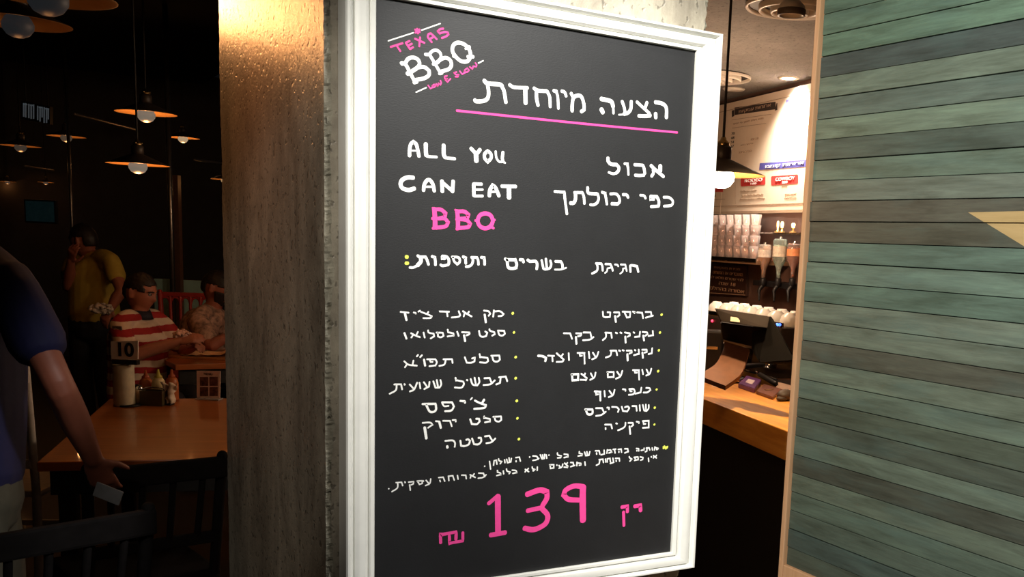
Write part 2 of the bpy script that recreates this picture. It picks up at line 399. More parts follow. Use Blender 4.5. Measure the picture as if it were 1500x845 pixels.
class Brush:
    """flat paint strokes on a vertical plane, each a rounded ribbon .4 mm thick"""
    def __init__(s): s.mb = MB(); s.n = 0
    def stroke(s, pts, w, f):
        """pts 2-D points in the plane in metres, w width; f(u, v, h) -> 3-D"""
        s.n += 1; h = .0004 + .00004 * (s.n % 9); bm = s.mb.bm
        P = catmull([Vector(p) for p in pts]); r0 = w / 2
        Q = [P[0]]
        for p in P[1:]:
            if (p - Q[-1]).length > 1e-5: Q.append(p)
        if len(Q) == 1: Q.append(Q[0] + Vector((1e-4, 0)))
        n = len(Q); L, R = [], []; cl = n > 6 and (Q[0] - Q[-1]).length < 1e-5
        for i in range(n):
            d = ((Q[1] - Q[-2]) if cl and i in (0, n - 1) else (Q[min(i + 1, n - 1)] - Q[max(i - 1, 0)])).normalized(); nn = Vector((-d.y, d.x))
            if 0 < i < n - 1:
                d1 = (Q[i] - Q[i - 1]).normalized(); k = max(.6, abs(d1.dot(d))); nn /= k
            r = r0 * (1 + .07 * noise.noise(Vector((Q[i].x * 90, Q[i].y * 90, s.n * 3.1))))
            L.append(Q[i] + nn * r); R.append(Q[i] - nn * r)
        def cap(c, d, a):
            nn = Vector((-d.y, d.x)); return [c + nn * (r0 * math.cos(x)) * a + d * (r0 * .8 * math.sin(x)) for x in (PI * .25, PI * .5, PI * .75)]
        e1 = cap(Q[-1], (Q[-1] - Q[-2]).normalized(), 1); e0 = cap(Q[0], (Q[0] - Q[1]).normalized(), 1)
        lv = [bm.verts.new(f(p.x, p.y, h)) for p in L]; rv = [bm.verts.new(f(p.x, p.y, h)) for p in R]
        for i in range(n - 1): bm.faces.new((lv[i], lv[i + 1], rv[i + 1], rv[i]))
        if cl: return
        ev = [bm.verts.new(f(p.x, p.y, h)) for p in e1]; bm.faces.new([lv[-1]] + ev + [rv[-1]])
        ev = [bm.verts.new(f(p.x, p.y, h)) for p in e0]; bm.faces.new([rv[0]] + ev + [lv[0]])
    def build(s, name, m, parent, label=None):
        bm = s.mb.bm; bmesh.ops.recalc_face_normals(bm, faces=bm.faces)
        o = s.mb.build(name, m, parent, fix=False)
        if label: o['label'] = label
        return o
def letter(name, crop, w, strokes, m, label=None, gap=.021):
    """strokes given in the coordinates of a magnified view of the board (x0, y0, scale)"""
    x0, y0, sc = crop; S_ = []
    for st in strokes:
        ww = w
        if isinstance(st, tuple): st, ww = st
        P = [on(1, YS, x0 + p[0] / sc, y0 + p[1] / sc) for p in st]
        d = (P[0] - CAM).dot(c2w(Vector((0, 0, 1))))
        S_.append((min(p.x for p in P), max(p.x for p in P), [(p.x, p.z) for p in P], ww / sc * d / FP * .96))
    S_.sort(key=lambda q: q[0]); words = []; end = -9                  # each word is a piece of its own
    for q in S_:
        if q[0] - end > gap or not words: words.append([])
        words[-1].append(q); end = max(end, q[1]) if len(words[-1]) > 1 else q[1]
    for w_ in words:
        br = Brush()
        for q in w_: br.stroke(q[2], q[3], lambda u, v, h: Vector((u, YS - h, v)) - SO)
        br.build(name, m, board, label)
def dots(name, items, m, label):
    br = Brush()
    for px, py, r in items:
        P = on(1, YS, px - r * .25, py + r * .2); Q = on(1, YS, px + r * .25, py - r * .2); d = (P - CAM).dot(c2w(Vector((0, 0, 1))))
        br.stroke([(P.x, P.z), (Q.x, Q.z)], r * 1.7 * d / FP, lambda u, v, h: Vector((u, YS - h, v)) - SO)
    return br.build(name, m, board, label)
A = (560, 30, 7.681)
letter('logo_line', A, 15, [[(65, 230), (350, 138)], [(440, 110), (652, 35)], [(378, 808), (495, 755)], [(1080, 480), (1135, 452)]], M_WHITE, 'thin white rules above and below the logo', -9)
letter('logo_star', A, 24, [[(368, 103), (422, 130)], [(391, 92), (400, 146)], [(420, 102), (372, 138)]], M_PINK, 'small pink star between the rules')
letter('lettering', A, 23, [[(92, 298), (228, 256)], [(162, 284), (203, 346)], [(264, 252), (310, 322)], [(264, 250), (308, 230)], [(286, 285), (332, 262)], [(312, 322), (346, 300)],
    [(366, 206), (474, 253)], [(424, 190), (414, 292)], [(556, 244), (514, 190), (520, 155), (545, 146), (572, 170), (612, 212)], [(536, 207), (580, 182)],
    [(686, 92), (650, 98), (622, 122), (645, 145), (700, 130), (736, 135), (742, 155), (718, 178), (668, 198)]], M_PINK, 'pink TEXAS lettering')
letter('lettering', A, 44, [[(232, 478), (268, 505), (310, 585), (365, 690)], [(255, 485), (290, 432), (345, 417), (400, 440), (418, 490), (388, 535), (325, 578)],
    [(340, 565), (400, 530), (470, 524), (525, 565), (522, 615), (465, 652), (375, 668)], ([(216, 476), (225, 490)], 48), ([(280, 592), (292, 602)], 48), ([(355, 700), (390, 690)], 40),
    ([(482, 382), (530, 384), (588, 480), (650, 585)], 38), ([(530, 380), (560, 346), (605, 334), (650, 366), (658, 420), (630, 455), (595, 480)], 36),
    ([(615, 476), (660, 436), (715, 420), (765, 450), (776, 505), (745, 548), (655, 576)], 42), ([(572, 490), (590, 492)], 42), ([(640, 598), (672, 590)], 36),
    [(790, 300), (815, 262), (865, 250), (930, 275), (978, 330), (992, 395), (968, 448), (925, 465), (870, 448), (820, 400), (790, 350), (790, 300)],
    ([(968, 300), (980, 300)], 42), ([(960, 408), (1022, 408)], 40), ([(800, 400), (815, 405)], 40), ([(935, 318), (945, 315)], 30)], M_WHITE, 'white BBQ logo lettering like bones')
letter('lettering', A, 17, [[(515, 730), (540, 765), (575, 748)], [(578, 722), (562, 738), (578, 752), (600, 738), (590, 722), (578, 722)], [(605, 712), (622, 735), (632, 708), (652, 722), (662, 700), (652, 675)],
    [(728, 622), (700, 630), (702, 652), (728, 655), (712, 672), (732, 690), (768, 655)], [(835, 580), (808, 590), (828, 608), (858, 610), (848, 632), (820, 632)], [(870, 570), (897, 603), (930, 588)],
    [(930, 556), (922, 575), (950, 582), (975, 560), (955, 538), (930, 556)], [(982, 522), (1012, 545), (1022, 515), (1056, 520), (1060, 500), (1046, 478)]], M_PINK, 'small pink LOW & SLOW lettering')
A = (685, 105, 8.333); B_ = (865, 130, 11.11)
letter('lettering', A, 50, [([(200, 108), (240, 142), (390, 156), (422, 176)], 52), ([(405, 160), (442, 235), (466, 375)], 48), ([(240, 145), (255, 245), (245, 320), (200, 355), (105, 362), (85, 345)], 48),
    ([(510, 160), (565, 190), (730, 198)], 44), ([(702, 200), (706, 385)], 56), ([(808, 202), (855, 230), (965, 238)], 46), ([(838, 235), (840, 325), (858, 412)], 46), ([(968, 238), (1000, 310), (1006, 428)], 42),
    ([(1050, 236), (1080, 245), (1098, 300), (1107, 450)], 36), ([(1050, 232), (1085, 240)], 44), ([(1145, 237), (1182, 250), (1202, 300)], 38), ([(1262, 264), (1285, 310)], 44),
    ([(1274, 480), (1276, 400), (1292, 318), (1345, 290), (1390, 310), (1418, 400), (1420, 465), (1385, 488)], 46)], M_WHITE, 'white Hebrew heading, left word')
letter('lettering', B_, 66, [([(172, 165), (290, 190), (345, 218), (366, 290)], 72), ([(345, 215), (366, 290), (372, 400)], 44), ([(175, 335), (200, 385)], 78), ([(512, 205), (545, 300), (560, 385)], 56),
    ([(662, 205), (652, 330), (605, 392), (540, 410)], 60), ([(600, 405), (540, 418), (458, 423)], 26), ([(752, 212), (850, 305), (955, 398)], 52), ([(918, 222), (885, 315)], 56), ([(940, 390), (975, 435)], 50),
    ([(970, 440), (880, 445), (780, 442)], 58), ([(1052, 218), (1160, 240), (1220, 285), (1236, 350), (1233, 470)], 64), ([(1058, 405), (1060, 470)], 68)], M_WHITE, 'white Hebrew heading, right word')
letter('underline', (0, 0, 1), 3.6, [[(669, 162), (865, 182.2), (992, 194)]], M_PINK, 'pink underline')
A = (590, 195, 9.375)
letter('lettering', A, 52, [[(92, 312), (93, 230), (110, 150), (145, 120), (182, 150), (205, 230), (222, 318)], ([(125, 240), (195, 242)], 24), ([(315, 148), (316, 250), (322, 306)], 60), ([(322, 312), (355, 322), (465, 328)], 38),
    ([(560, 165), (562, 290), (578, 330)], 58), ([(575, 335), (640, 345), (715, 352)], 42), ([(935, 208), (1002, 280)], 52), ([(1060, 226), (1010, 290)], 54), ([(1005, 285), (1010, 382)], 70),
    ([(1165, 244), (1124, 285), (1124, 345), (1165, 392), (1210, 345), (1208, 285), (1165, 244)], 48), ([(1274, 250), (1285, 340), (1325, 392), (1375, 388)], 34), ([(1374, 262), (1366, 345), (1375, 392)], 46), ([(1375, 395), (1405, 408)], 28)], M_WHITE, 'white ALL YOU lettering')
A = (575, 245, 7.895)
letter('lettering', A, 44, [([(240, 120), (170, 118), (110, 148), (92, 200), (120, 245), (190, 262), (252, 245)], 50), [(358, 268), (366, 200), (400, 150), (432, 150), (465, 195), (482, 275)], ([(370, 225), (472, 225)], 26),
    ([(570, 158), (575, 280)], 48), ([(572, 172), (688, 272)], 42), ([(700, 160), (692, 282)], 46), ([(938, 192), (940, 328)], 44), ([(940, 190), (1030, 195)], 36), ([(942, 258), (1042, 258)], 28), ([(942, 332), (1042, 332)], 32),
    [(1118, 332), (1125, 262), (1158, 208), (1192, 240), (1230, 332)], ([(1132, 284), (1218, 280)], 28), ([(1262, 218), (1424, 222)], 42), ([(1345, 228), (1346, 352)], 60)], M_WHITE, 'white CAN EAT lettering')
letter('lettering', A, 46, [([(482, 482), (490, 590), (492, 692)], 60), [(500, 485), (560, 490), (612, 532), (602, 578), (530, 592)], [(530, 592), (600, 592), (640, 635), (615, 680), (500, 700)],
    ([(462, 470), (480, 478)], 26), ([(458, 592), (480, 592)], 34), ([(465, 706), (500, 704)], 34), ([(746, 505), (755, 600), (756, 702)], 54), [(760, 510), (830, 512), (878, 548), (862, 588), (775, 597)],
    [(780, 600), (858, 612), (896, 652), (872, 690), (765, 702)], ([(722, 492), (742, 498)], 24), ([(736, 602), (755, 602)], 36), ([(740, 714), (768, 710)], 34),
    ([(1072, 534), (1010, 556), (984, 618), (1010, 680), (1072, 706), (1132, 680), (1158, 618), (1132, 556), (1072, 534)], 50), ([(955, 616), (970, 616)], 28), ([(1172, 610), (1182, 608)], 28), ([(1140, 690), (1168, 704)], 32)], M_PINK, 'pink BBQ lettering like bones')
letter('lettering', (880, 220, 15), 70, [([(156, 172), (162, 240), (215, 300), (345, 318)], 84), ([(345, 318), (395, 380), (385, 450), (340, 500)], 76), ([(345, 500), (270, 518), (172, 485)], 56), ([(520, 296), (580, 300), (598, 400)], 62), ([(598, 380), (606, 540)], 56),
    ([(738, 318), (920, 332)], 68), ([(925, 335), (948, 400), (966, 510)], 74), ([(950, 548), (850, 556), (752, 548)], 68), ([(1100, 336), (1200, 430), (1378, 580)], 78), ([(1306, 345), (1302, 460)], 104), ([(1150, 430), (1155, 500), (1115, 572)], 74)], M_WHITE, 'white Hebrew word of the upper right pair')
letter('lettering', (805, 265, 7.895), 34, [[(58, 122), (172, 130), (176, 200), (200, 382)], [(285, 134), (378, 134), (395, 180), (402, 262)], ([(298, 138), (298, 210), (278, 252), (240, 256)], 44), ([(440, 75), (440, 125), (462, 145), (552, 150)], 38), [(555, 150), (566, 205), (548, 252), (510, 275), (470, 275)],
    [(605, 130), (640, 142), (652, 205), (662, 270)], [(702, 150), (770, 152), (802, 190), (808, 240), (785, 268)], ([(785, 268), (718, 264)], 40), [(848, 157), (892, 162), (908, 192)], ([(1048, 165), (1092, 172), (1110, 202)], 30), ([(1166, 182), (1166, 212), (1208, 214)], 28), ([(1166, 178), (1240, 182), (1262, 230), (1262, 282)], 38), ([(1262, 290), (1230, 294), (1172, 297)], 36), ([(1318, 188), (1380, 192), (1420, 225), (1422, 262), (1400, 284), (1322, 292)], 32)], M_WHITE, 'white Hebrew words of the upper right pair')
A = (585, 362, 11.11)
letter('colon', A, 58, [([(110, 158), (128, 158)], 66), ([(104, 260), (138, 260)], 56)], M_YEL, 'yellow colon')
letter('lettering', A, 48, [[(296, 136), (320, 155), (425, 158), (450, 210), (474, 282)], ([(345, 165), (348, 230), (295, 295)], 66), ([(310, 285), (230, 328), (168, 330)], 44), [(528, 150), (575, 165), (584, 230), (585, 290)], ([(692, 150), (694, 186), (740, 190)], 40), [(695, 145), (770, 158), (803, 210), (803, 270)], ([(798, 285), (700, 302), (668, 285)], 44),
    ([(855, 158), (955, 165), (982, 205), (972, 252), (940, 276), (892, 232), (872, 170)], 42), [(1035, 155), (1074, 172), (1080, 265)], ([(1170, 165), (1262, 168), (1280, 212), (1286, 282)], 44), ([(1192, 172), (1194, 235), (1168, 290), (1120, 314), (1082, 316)], 44), [(1330, 165), (1378, 172), (1385, 230), (1386, 282)]], M_WHITE, 'white Hebrew subheading, left word')
letter('lettering', (735, 368, 15), 66, [([(72, 165), (112, 200), (132, 330), (165, 370), (250, 378), (312, 360), (326, 280), (296, 190), (112, 184)], 70), [(398, 182), (462, 190), (477, 238)], [(566, 190), (625, 222), (735, 218), (774, 275), (765, 390)], ([(874, 195), (912, 378), (960, 395), (1050, 370), (1084, 290), (1065, 205)], 56), ([(966, 165), (988, 370)], 58),
    ([(1174, 222), (1298, 228), (1328, 290), (1336, 380)], 58), ([(1162, 402), (1300, 398), (1415, 362)], 38)], M_WHITE, 'white Hebrew subheading, middle word')
letter('lettering', (860, 375, 17.65), 58, [([(225, 190), (368, 198), (390, 260), (402, 375)], 62), ([(255, 205), (270, 320), (240, 390), (125, 452)], 60), [(470, 205), (600, 208), (638, 290), (660, 378)], ([(600, 302), (522, 320), (512, 390), (458, 438)], 42), ([(714, 218), (780, 228), (804, 266)], 48), ([(865, 217), (985, 222), (1004, 310), (1020, 385)], 48), ([(985, 312), (925, 325), (915, 400), (848, 456)], 40), ([(1118, 408), (1110, 250), (1150, 238), (1288, 264), (1320, 408)], 66)], M_WHITE, 'white Hebrew subheading, right word')
A = (580, 445, 8.333)
letter('lettering', A, 21, [[(55, 98), (155, 108)], ([(108, 112), (128, 198)], 30), [(215, 105), (240, 110), (240, 120)], [(272, 95), (294, 82)], [(302, 97), (380, 126), (438, 152), (418, 172), (332, 174)], [(395, 97), (376, 125)],
    [(532, 92), (648, 96)], [(622, 100), (628, 152)], [(765, 88), (784, 140), (758, 158), (678, 166)], [(816, 88), (870, 125), (924, 154)], [(890, 93), (872, 124)], [(838, 112), (826, 154)], [(1072, 82), (1128, 90), (1150, 120), (1130, 146)], ([(1082, 130), (1096, 225)], 27), [(1195, 78), (1186, 158)], [(1202, 92), (1268, 90), (1314, 125), (1290, 145), (1248, 150)]], M_WHITE)
letter('lettering', A, 21, [([(102, 355), (128, 425)], 26), [(182, 357), (245, 390), (293, 406)], [(268, 342), (246, 382)], [(210, 376), (186, 412)], [(336, 348), (350, 412)], [(390, 322), (400, 350), (460, 364), (464, 395), (422, 422)], [(492, 350), (570, 352), (580, 390), (546, 408), (512, 398), (510, 356)], [(630, 314), (636, 345), (700, 360), (703, 384), (627, 398)], [(746, 338), (765, 392)], [(804, 346), (898, 350), (893, 370), (860, 384)], ([(830, 382), (844, 455)], 27),
    [(1013, 328), (1025, 385), (1055, 402), (1100, 393), (1114, 352), (1088, 336)], [(1140, 308), (1146, 326), (1200, 346), (1204, 370), (1172, 388)], [(1242, 326), (1320, 328), (1328, 365), (1300, 386), (1262, 378), (1246, 336)]], M_WHITE)
A = (565, 510, 7.5)
letter('lettering', A, 19, [[(202, 142), (250, 180), (343, 191)], [(304, 133), (296, 178)], [(235, 172), (210, 210)], [(340, 90), (355, 72)], [(377, 98), (398, 75)], ([(420, 123), (432, 192)], 24), [(452, 121), (545, 121), (560, 155), (545, 188), (477, 197)], [(482, 125), (492, 150), (515, 150)], [(632, 121), (728, 120), (734, 162)], [(660, 125), (642, 178), (587, 194)],
    [(868, 98), (890, 158), (940, 158), (974, 144), (978, 102), (947, 112)], [(1030, 63), (1036, 95), (1118, 106), (1124, 140), (1100, 158), (1033, 154)], [(1157, 82), (1248, 80), (1253, 125), (1225, 146), (1186, 138), (1170, 92)]], M_WHITE)
letter('lettering', A, 20, [[(1242, 319), (1318, 311), (1334, 362)], [(1262, 322), (1254, 380), (1212, 398)], [(1082, 329), (1140, 326), (1164, 382)], [(1072, 404), (1150, 394), (1198, 352)], [(932, 337), (956, 398), (1005, 408), (1028, 370), (1020, 323)], [(975, 322), (990, 398)], [(890, 347), (898, 353)], [(766, 323), (772, 350), (850, 366), (858, 395), (830, 432), (757, 430)],
    [(522, 362), (546, 433), (590, 432), (609, 395), (600, 348)], [(560, 348), (575, 428)], [(417, 372), (450, 418)], [(480, 368), (474, 420), (422, 448)], [(370, 378), (380, 442)], [(262, 397), (300, 438)], [(345, 377), (310, 452), (264, 474)], [(205, 392), (209, 402)], [(92, 397), (168, 396), (180, 452)], [(120, 397), (110, 460), (42, 500)]], M_WHITE)
A = (610, 575, 9.375)
letter('lettering', A, 30, [[(800, 108), (870, 142), (955, 172), (930, 208), (790, 222)], ([(928, 95), (902, 142)], 34), ([(742, 96), (764, 70)], 20), [(600, 113), (662, 118), (666, 140)], [(350, 133), (488, 133), (514, 190), (480, 243), (392, 254)], ([(352, 145), (382, 185), (442, 181)], 24), ([(82, 156), (263, 153), (268, 230), (236, 263), (182, 258), (135, 172)], 32)], M_WHITE)
letter('lettering', A, 24, [[(1052, 331), (1162, 326), (1164, 375), (1130, 397), (1086, 384), (1072, 338)], [(930, 323), (927, 345), (1008, 361), (1008, 393), (938, 408)], ([(737, 364), (760, 430), (828, 432), (868, 395), (858, 360), (818, 358)], 28), [(494, 376), (538, 376), (538, 398)], [(363, 386), (460, 387), (484, 462)], [(264, 391), (308, 396)], ([(312, 398), (334, 484)], 34), [(82, 414), (190, 411), (218, 440), (158, 483)], ([(112, 478), (135, 628)], 40)], M_WHITE)
letter('lettering', A, 25, [[(938, 600), (1000, 592), (1040, 658)], [(957, 694), (1030, 678), (1083, 628)], ([(762, 628), (790, 708), (850, 708), (888, 668), (884, 622), (850, 620)], 28), ([(602, 658), (612, 728), (660, 733), (718, 708), (734, 660), (706, 638), (682, 648)], 28), [(393, 662), (498, 657), (528, 690), (525, 745)], ([(422, 735), (424, 755)], 38)], M_WHITE)
A = (780, 448, 7.5)
letter('lettering', A, 19, [[(1240, 66), (1300, 66), (1306, 110)], [(1242, 129), (1323, 106)], [(1147, 71), (1203, 76), (1214, 135)], [(1100, 62), (1124, 68), (1118, 80)], [(987, 63), (1074, 66), (1068, 124), (1036, 127), (1012, 76)], [(893, 71), (950, 71), (955, 100), (932, 119)], ([(906, 110), (915, 176)], 24), [(772, 63), (776, 115), (800, 124), (850, 121), (854, 71), (822, 70)]], M_WHITE)
letter('lettering', A, 19, [[(1320, 273), (1324, 320), (1272, 331)], [(1207, 286), (1258, 291), (1263, 310), (1237, 329)], ([(1216, 325), (1225, 380)], 23), [(1180, 283), (1174, 335), (1122, 341)], [(1107, 289), (1119, 296)], [(1012, 291), (1068, 301), (1068, 325), (1042, 339)], ([(1018, 335), (1022, 404)], 23), [(962, 291), (978, 298)], [(912, 293), (930, 300)], [(797, 293), (863, 296), (871, 352)], [(806, 297), (804, 345), (770, 376)],
    [(558, 291), (634, 292), (649, 358)], [(552, 377), (630, 369), (670, 342)], [(477, 301), (538, 302), (529, 325), (497, 334)], ([(476, 340), (482, 416)], 24), [(342, 300), (413, 301), (434, 362)]], M_WHITE)
letter('lettering', A, 19, [[(1314, 463), (1309, 520), (1272, 529)], [(1202, 481), (1254, 481), (1254, 505), (1227, 514)], ([(1206, 510), (1212, 571)], 23), [(1165, 478), (1169, 525), (1112, 541)], [(1122, 483), (1131, 490)], [(1032, 491), (1089, 491), (1089, 510), (1062, 524)], ([(1041, 530), (1045, 600)], 25), [(987, 486), (1004, 491)], [(947, 489), (964, 496)], [(852, 491), (918, 491), (929, 542)], [(866, 496), (854, 545), (803, 567)],
    [(662, 512), (690, 558)], [(724, 503), (700, 562), (653, 587)], [(616, 503), (625, 575)], [(493, 516), (568, 517), (572, 635)], [(516, 523), (522, 549), (543, 546)], [(396, 518), (400, 597)], [(272, 528), (310, 560), (342, 590), (328, 610), (263, 615)], [(334, 528), (312, 558)], [(262, 520), (274, 524)], [(168, 546), (238, 549)], [(216, 552), (220, 609)], ([(60, 548), (110, 552), (148, 572), (140, 607)], 26)], M_WHITE)
A = (830, 533, 7.897)
letter('lettering', A, 20, [[(922, 63), (945, 108)], [(979, 53), (960, 113), (918, 134)], [(873, 65), (884, 119)], [(765, 71), (834, 72), (839, 183)], [(786, 78), (791, 100), (814, 100)], [(582, 88), (610, 128)], [(644, 78), (620, 143), (568, 171)], [(468, 93), (544, 93), (544, 150), (476, 154), (475, 96)], [(277, 108), (300, 148)], [(334, 98), (320, 153), (270, 184)], [(168, 112), (234, 164), (224, 184), (157, 182)], [(214, 108), (200, 138)], ([(54, 121), (134, 117), (131, 184), (67, 189), (62, 126)], 26)], M_WHITE)
letter('lettering', A, 20, [[(918, 276), (958, 281), (967, 300), (935, 327), (887, 330)], [(864, 273), (855, 328), (792, 344)], [(722, 290), (774, 291), (788, 320), (770, 349), (717, 357)], [(727, 296), (736, 315), (754, 315)], [(648, 291), (679, 296), (680, 312)], [(492, 308), (520, 348)], [(554, 298), (535, 358), (484, 384)], [(436, 311), (442, 377)], ([(323, 316), (388, 321), (390, 424)], 23), [(337, 328), (341, 354), (366, 350)]], M_WHITE)
letter('lettering', A, 20, [[(880, 473), (896, 538), (924, 543), (947, 515), (949, 473)], [(915, 468), (918, 538)], [(843, 475), (848, 542)], [(757, 486), (804, 487), (810, 542)], [(636, 493), (651, 543), (700, 549), (724, 510), (705, 491), (672, 500)], [(523, 496), (580, 501), (603, 525), (592, 556)], [(467, 504), (489, 506), (488, 525)], [(337, 511), (409, 511), (430, 557)], [(338, 601), (400, 589), (453, 552)], ([(213, 526), (298, 526), (299, 565), (280, 583), (242, 578), (222, 532)], 26)], M_WHITE)
letter('lettering', A, 20, [[(878, 660), (948, 657), (948, 734), (878, 738)], [(886, 668), (891, 694), (914, 692)], [(807, 666), (836, 673), (834, 685)], [(712, 681), (764, 681), (769, 705), (747, 724)], ([(726, 720), (735, 810)], 23), [(680, 678), (674, 720), (640, 748), (592, 767)], [(570, 686), (584, 691)], [(442, 701), (514, 701), (525, 747)], [(450, 738), (450, 757)]], M_WHITE)
letter('price_lettering', (635, 700, 4.762), 38, [([(50, 452), (48, 396), (158, 376), (156, 428)], 24), ([(110, 402), (112, 454), (204, 438), (204, 380)], 22), ([(384, 178), (450, 122)], 30), ([(448, 128), (450, 388)], 46), ([(398, 398), (500, 380)], 36),
    ([(652, 114), (740, 84), (790, 96), (790, 140), (760, 192)], 42), ([(760, 205), (655, 228)], 34), ([(755, 212), (795, 260), (785, 312), (740, 345), (690, 360), (635, 350)], 40), ([(1045, 60), (980, 56), (922, 84), (908, 118), (940, 148), (1015, 154)], 38), ([(1042, 62), (1040, 150), (1042, 295)], 52), ([(1402, 197), (1442, 191), (1444, 228)], 30), ([(1312, 203), (1352, 196), (1352, 236)], 26), ([(1325, 236), (1328, 332)], 24)], M_PINK, 'large pink price 139 with shekel mark')
E1 = (565, 645, 6.818); E2 = (780, 645, 7.317)
letter('small_lettering', E1, 15, [[(986, 258), (990, 256)], [(1036, 208), (1047, 287)], [(1076, 248), (1082, 202), (1104, 197), (1110, 238)], [(1126, 183), (1131, 201), (1158, 211), (1142, 233)], [(1186, 192), (1190, 223)], [(1206, 187), (1216, 223), (1248, 214), (1254, 178)], [(1230, 172), (1235, 212)], [(1297, 171), (1334, 167), (1344, 207)], [(1301, 202), (1302, 213)], [(1436, 163), (1438, 168)]], M_WHITE)
letter('small_lettering', E2, 16, [[(2, 166), (45, 171), (60, 203)], [(2, 214), (40, 207), (68, 191)], [(82, 153), (101, 198), (125, 193), (130, 148)], [(106, 153), (112, 188)], [(146, 153), (152, 192)], [(175, 154), (176, 160)], [(266, 133), (271, 155), (309, 166), (300, 184), (267, 187)], [(337, 146), (379, 151), (379, 174), (337, 184)], [(501, 118), (501, 135), (534, 146), (529, 159), (487, 167)], [(556, 123), (571, 163), (604, 158), (614, 118)], [(581, 118), (588, 157)], [(672, 111), (714, 111), (721, 147)], [(685, 132), (687, 148)], [(766, 103), (769, 144), (732, 154)], [(796, 138), (801, 98)], [(803, 106), (835, 102), (848, 124), (817, 134)],
    [(862, 96), (893, 93)], [(878, 97), (885, 135)], [(917, 96), (949, 93), (954, 127)], [(925, 116), (925, 128)], [(987, 89), (1019, 89), (1025, 123)], [(987, 134), (1028, 116)], [(1112, 86), (1137, 89), (1138, 113)], [(1118, 106), (1118, 113)], [(1195, 82), (1194, 99), (1163, 107)], [(1217, 81), (1249, 79), (1257, 103)], [(1226, 86), (1224, 114), (1207, 121)], [(1281, 78), (1285, 103)], [(1305, 103), (1311, 68)], [(1316, 77), (1348, 86), (1338, 95), (1327, 97)]], M_WHITE)
letter('small_lettering', E2, 16, [[(51, 283), (50, 322)], [(2, 302), (19, 322), (2, 325)], [(182, 261), (228, 259), (227, 294), (192, 300), (188, 264)], [(260, 261), (261, 268)], [(282, 267), (300, 288)], [(324, 252), (314, 284), (282, 297)], [(342, 242), (378, 275), (373, 287), (337, 285)], [(374, 238), (363, 253)], [(407, 236), (434, 236), (440, 268)], [(407, 281), (453, 266)], [(475, 272), (476, 232)], [(480, 241), (519, 246), (518, 261), (500, 267)], [(560, 228), (565, 267)], [(712, 206), (754, 201), (760, 237)], [(722, 207), (714, 250), (683, 266)], [(781, 198), (785, 232)], [(800, 232), (801, 197), (829, 192), (835, 232)], [(860, 188), (869, 234), (832, 247)], [(887, 191), (929, 191), (932, 222)], [(895, 212), (897, 225)],
    [(1036, 173), (1041, 185), (1063, 200), (1042, 223)], [(1087, 181), (1129, 177), (1133, 204), (1092, 214)], [(1096, 188), (1101, 197)], [(1152, 176), (1184, 183), (1179, 204), (1157, 211)], [(1241, 188), (1245, 227)], [(1271, 172), (1274, 180)], [(1294, 162), (1328, 188)], [(1329, 158), (1319, 174)], [(1301, 176), (1294, 188)]], M_WHITE)
letter('small_lettering', E1, 15, [[(28, 483), (32, 481)], [(102, 421), (158, 417), (169, 452)], [(120, 421), (115, 474), (61, 511)], [(190, 412), (194, 422)], [(227, 416), (279, 410), (274, 434), (252, 444)], [(238, 442), (245, 497)], [(312, 405), (363, 402), (364, 429), (336, 438), (319, 411)], [(371, 401), (377, 407)], [(402, 397), (429, 428)], [(449, 383), (439, 429), (397, 451)], [(527, 371), (574, 367), (589, 407)], [(540, 397), (545, 412)], [(630, 402), (626, 357), (669, 352), (684, 397)], [(715, 348), (722, 387)], [(757, 346), (799, 347), (804, 382)], [(841, 342), (893, 369)], [(884, 332), (871, 349)], [(850, 356), (843, 376)], [(927, 326), (974, 327), (989, 363)], [(922, 377), (970, 369), (1003, 342)],
    [(1115, 298), (1116, 315), (1144, 326), (1148, 340), (1107, 351)], [(1173, 303), (1178, 335)], [(1205, 283), (1211, 305), (1243, 316), (1231, 333)], [(1262, 296), (1299, 301), (1308, 320), (1267, 329)], [(1392, 287), (1428, 313)], [(1424, 278), (1413, 294)], [(1400, 297), (1391, 315)], [(1462, 263), (1466, 280), (1488, 291), (1472, 304)]], M_WHITE)
letter('asterisk', E2, 20, [[(1400, 85), (1448, 66)], [(1412, 60), (1430, 90)], [(1400, 70), (1445, 78)]], M_YEL, 'yellow asterisk before the small print')
bl_ = [(751, 458.8, 2.2), (752.8, 486.8, 2), (755.3, 523, 2.2), (755.3, 553.8, 2.2), (756.9, 587, 2.3), (757.8, 612.6, 2.1), (760, 643, 2.2), (969, 460.8, 2.1), (966.6, 487, 2), (965, 513, 2), (964, 543.5, 2.1), (961.7, 570.4, 1.8), (959, 597, 2), (958.5, 621.6, 1.8)]
for i, d_ in enumerate(bl_): dots('bullet', [d_], M_YEL, 'yellow bullet dot')
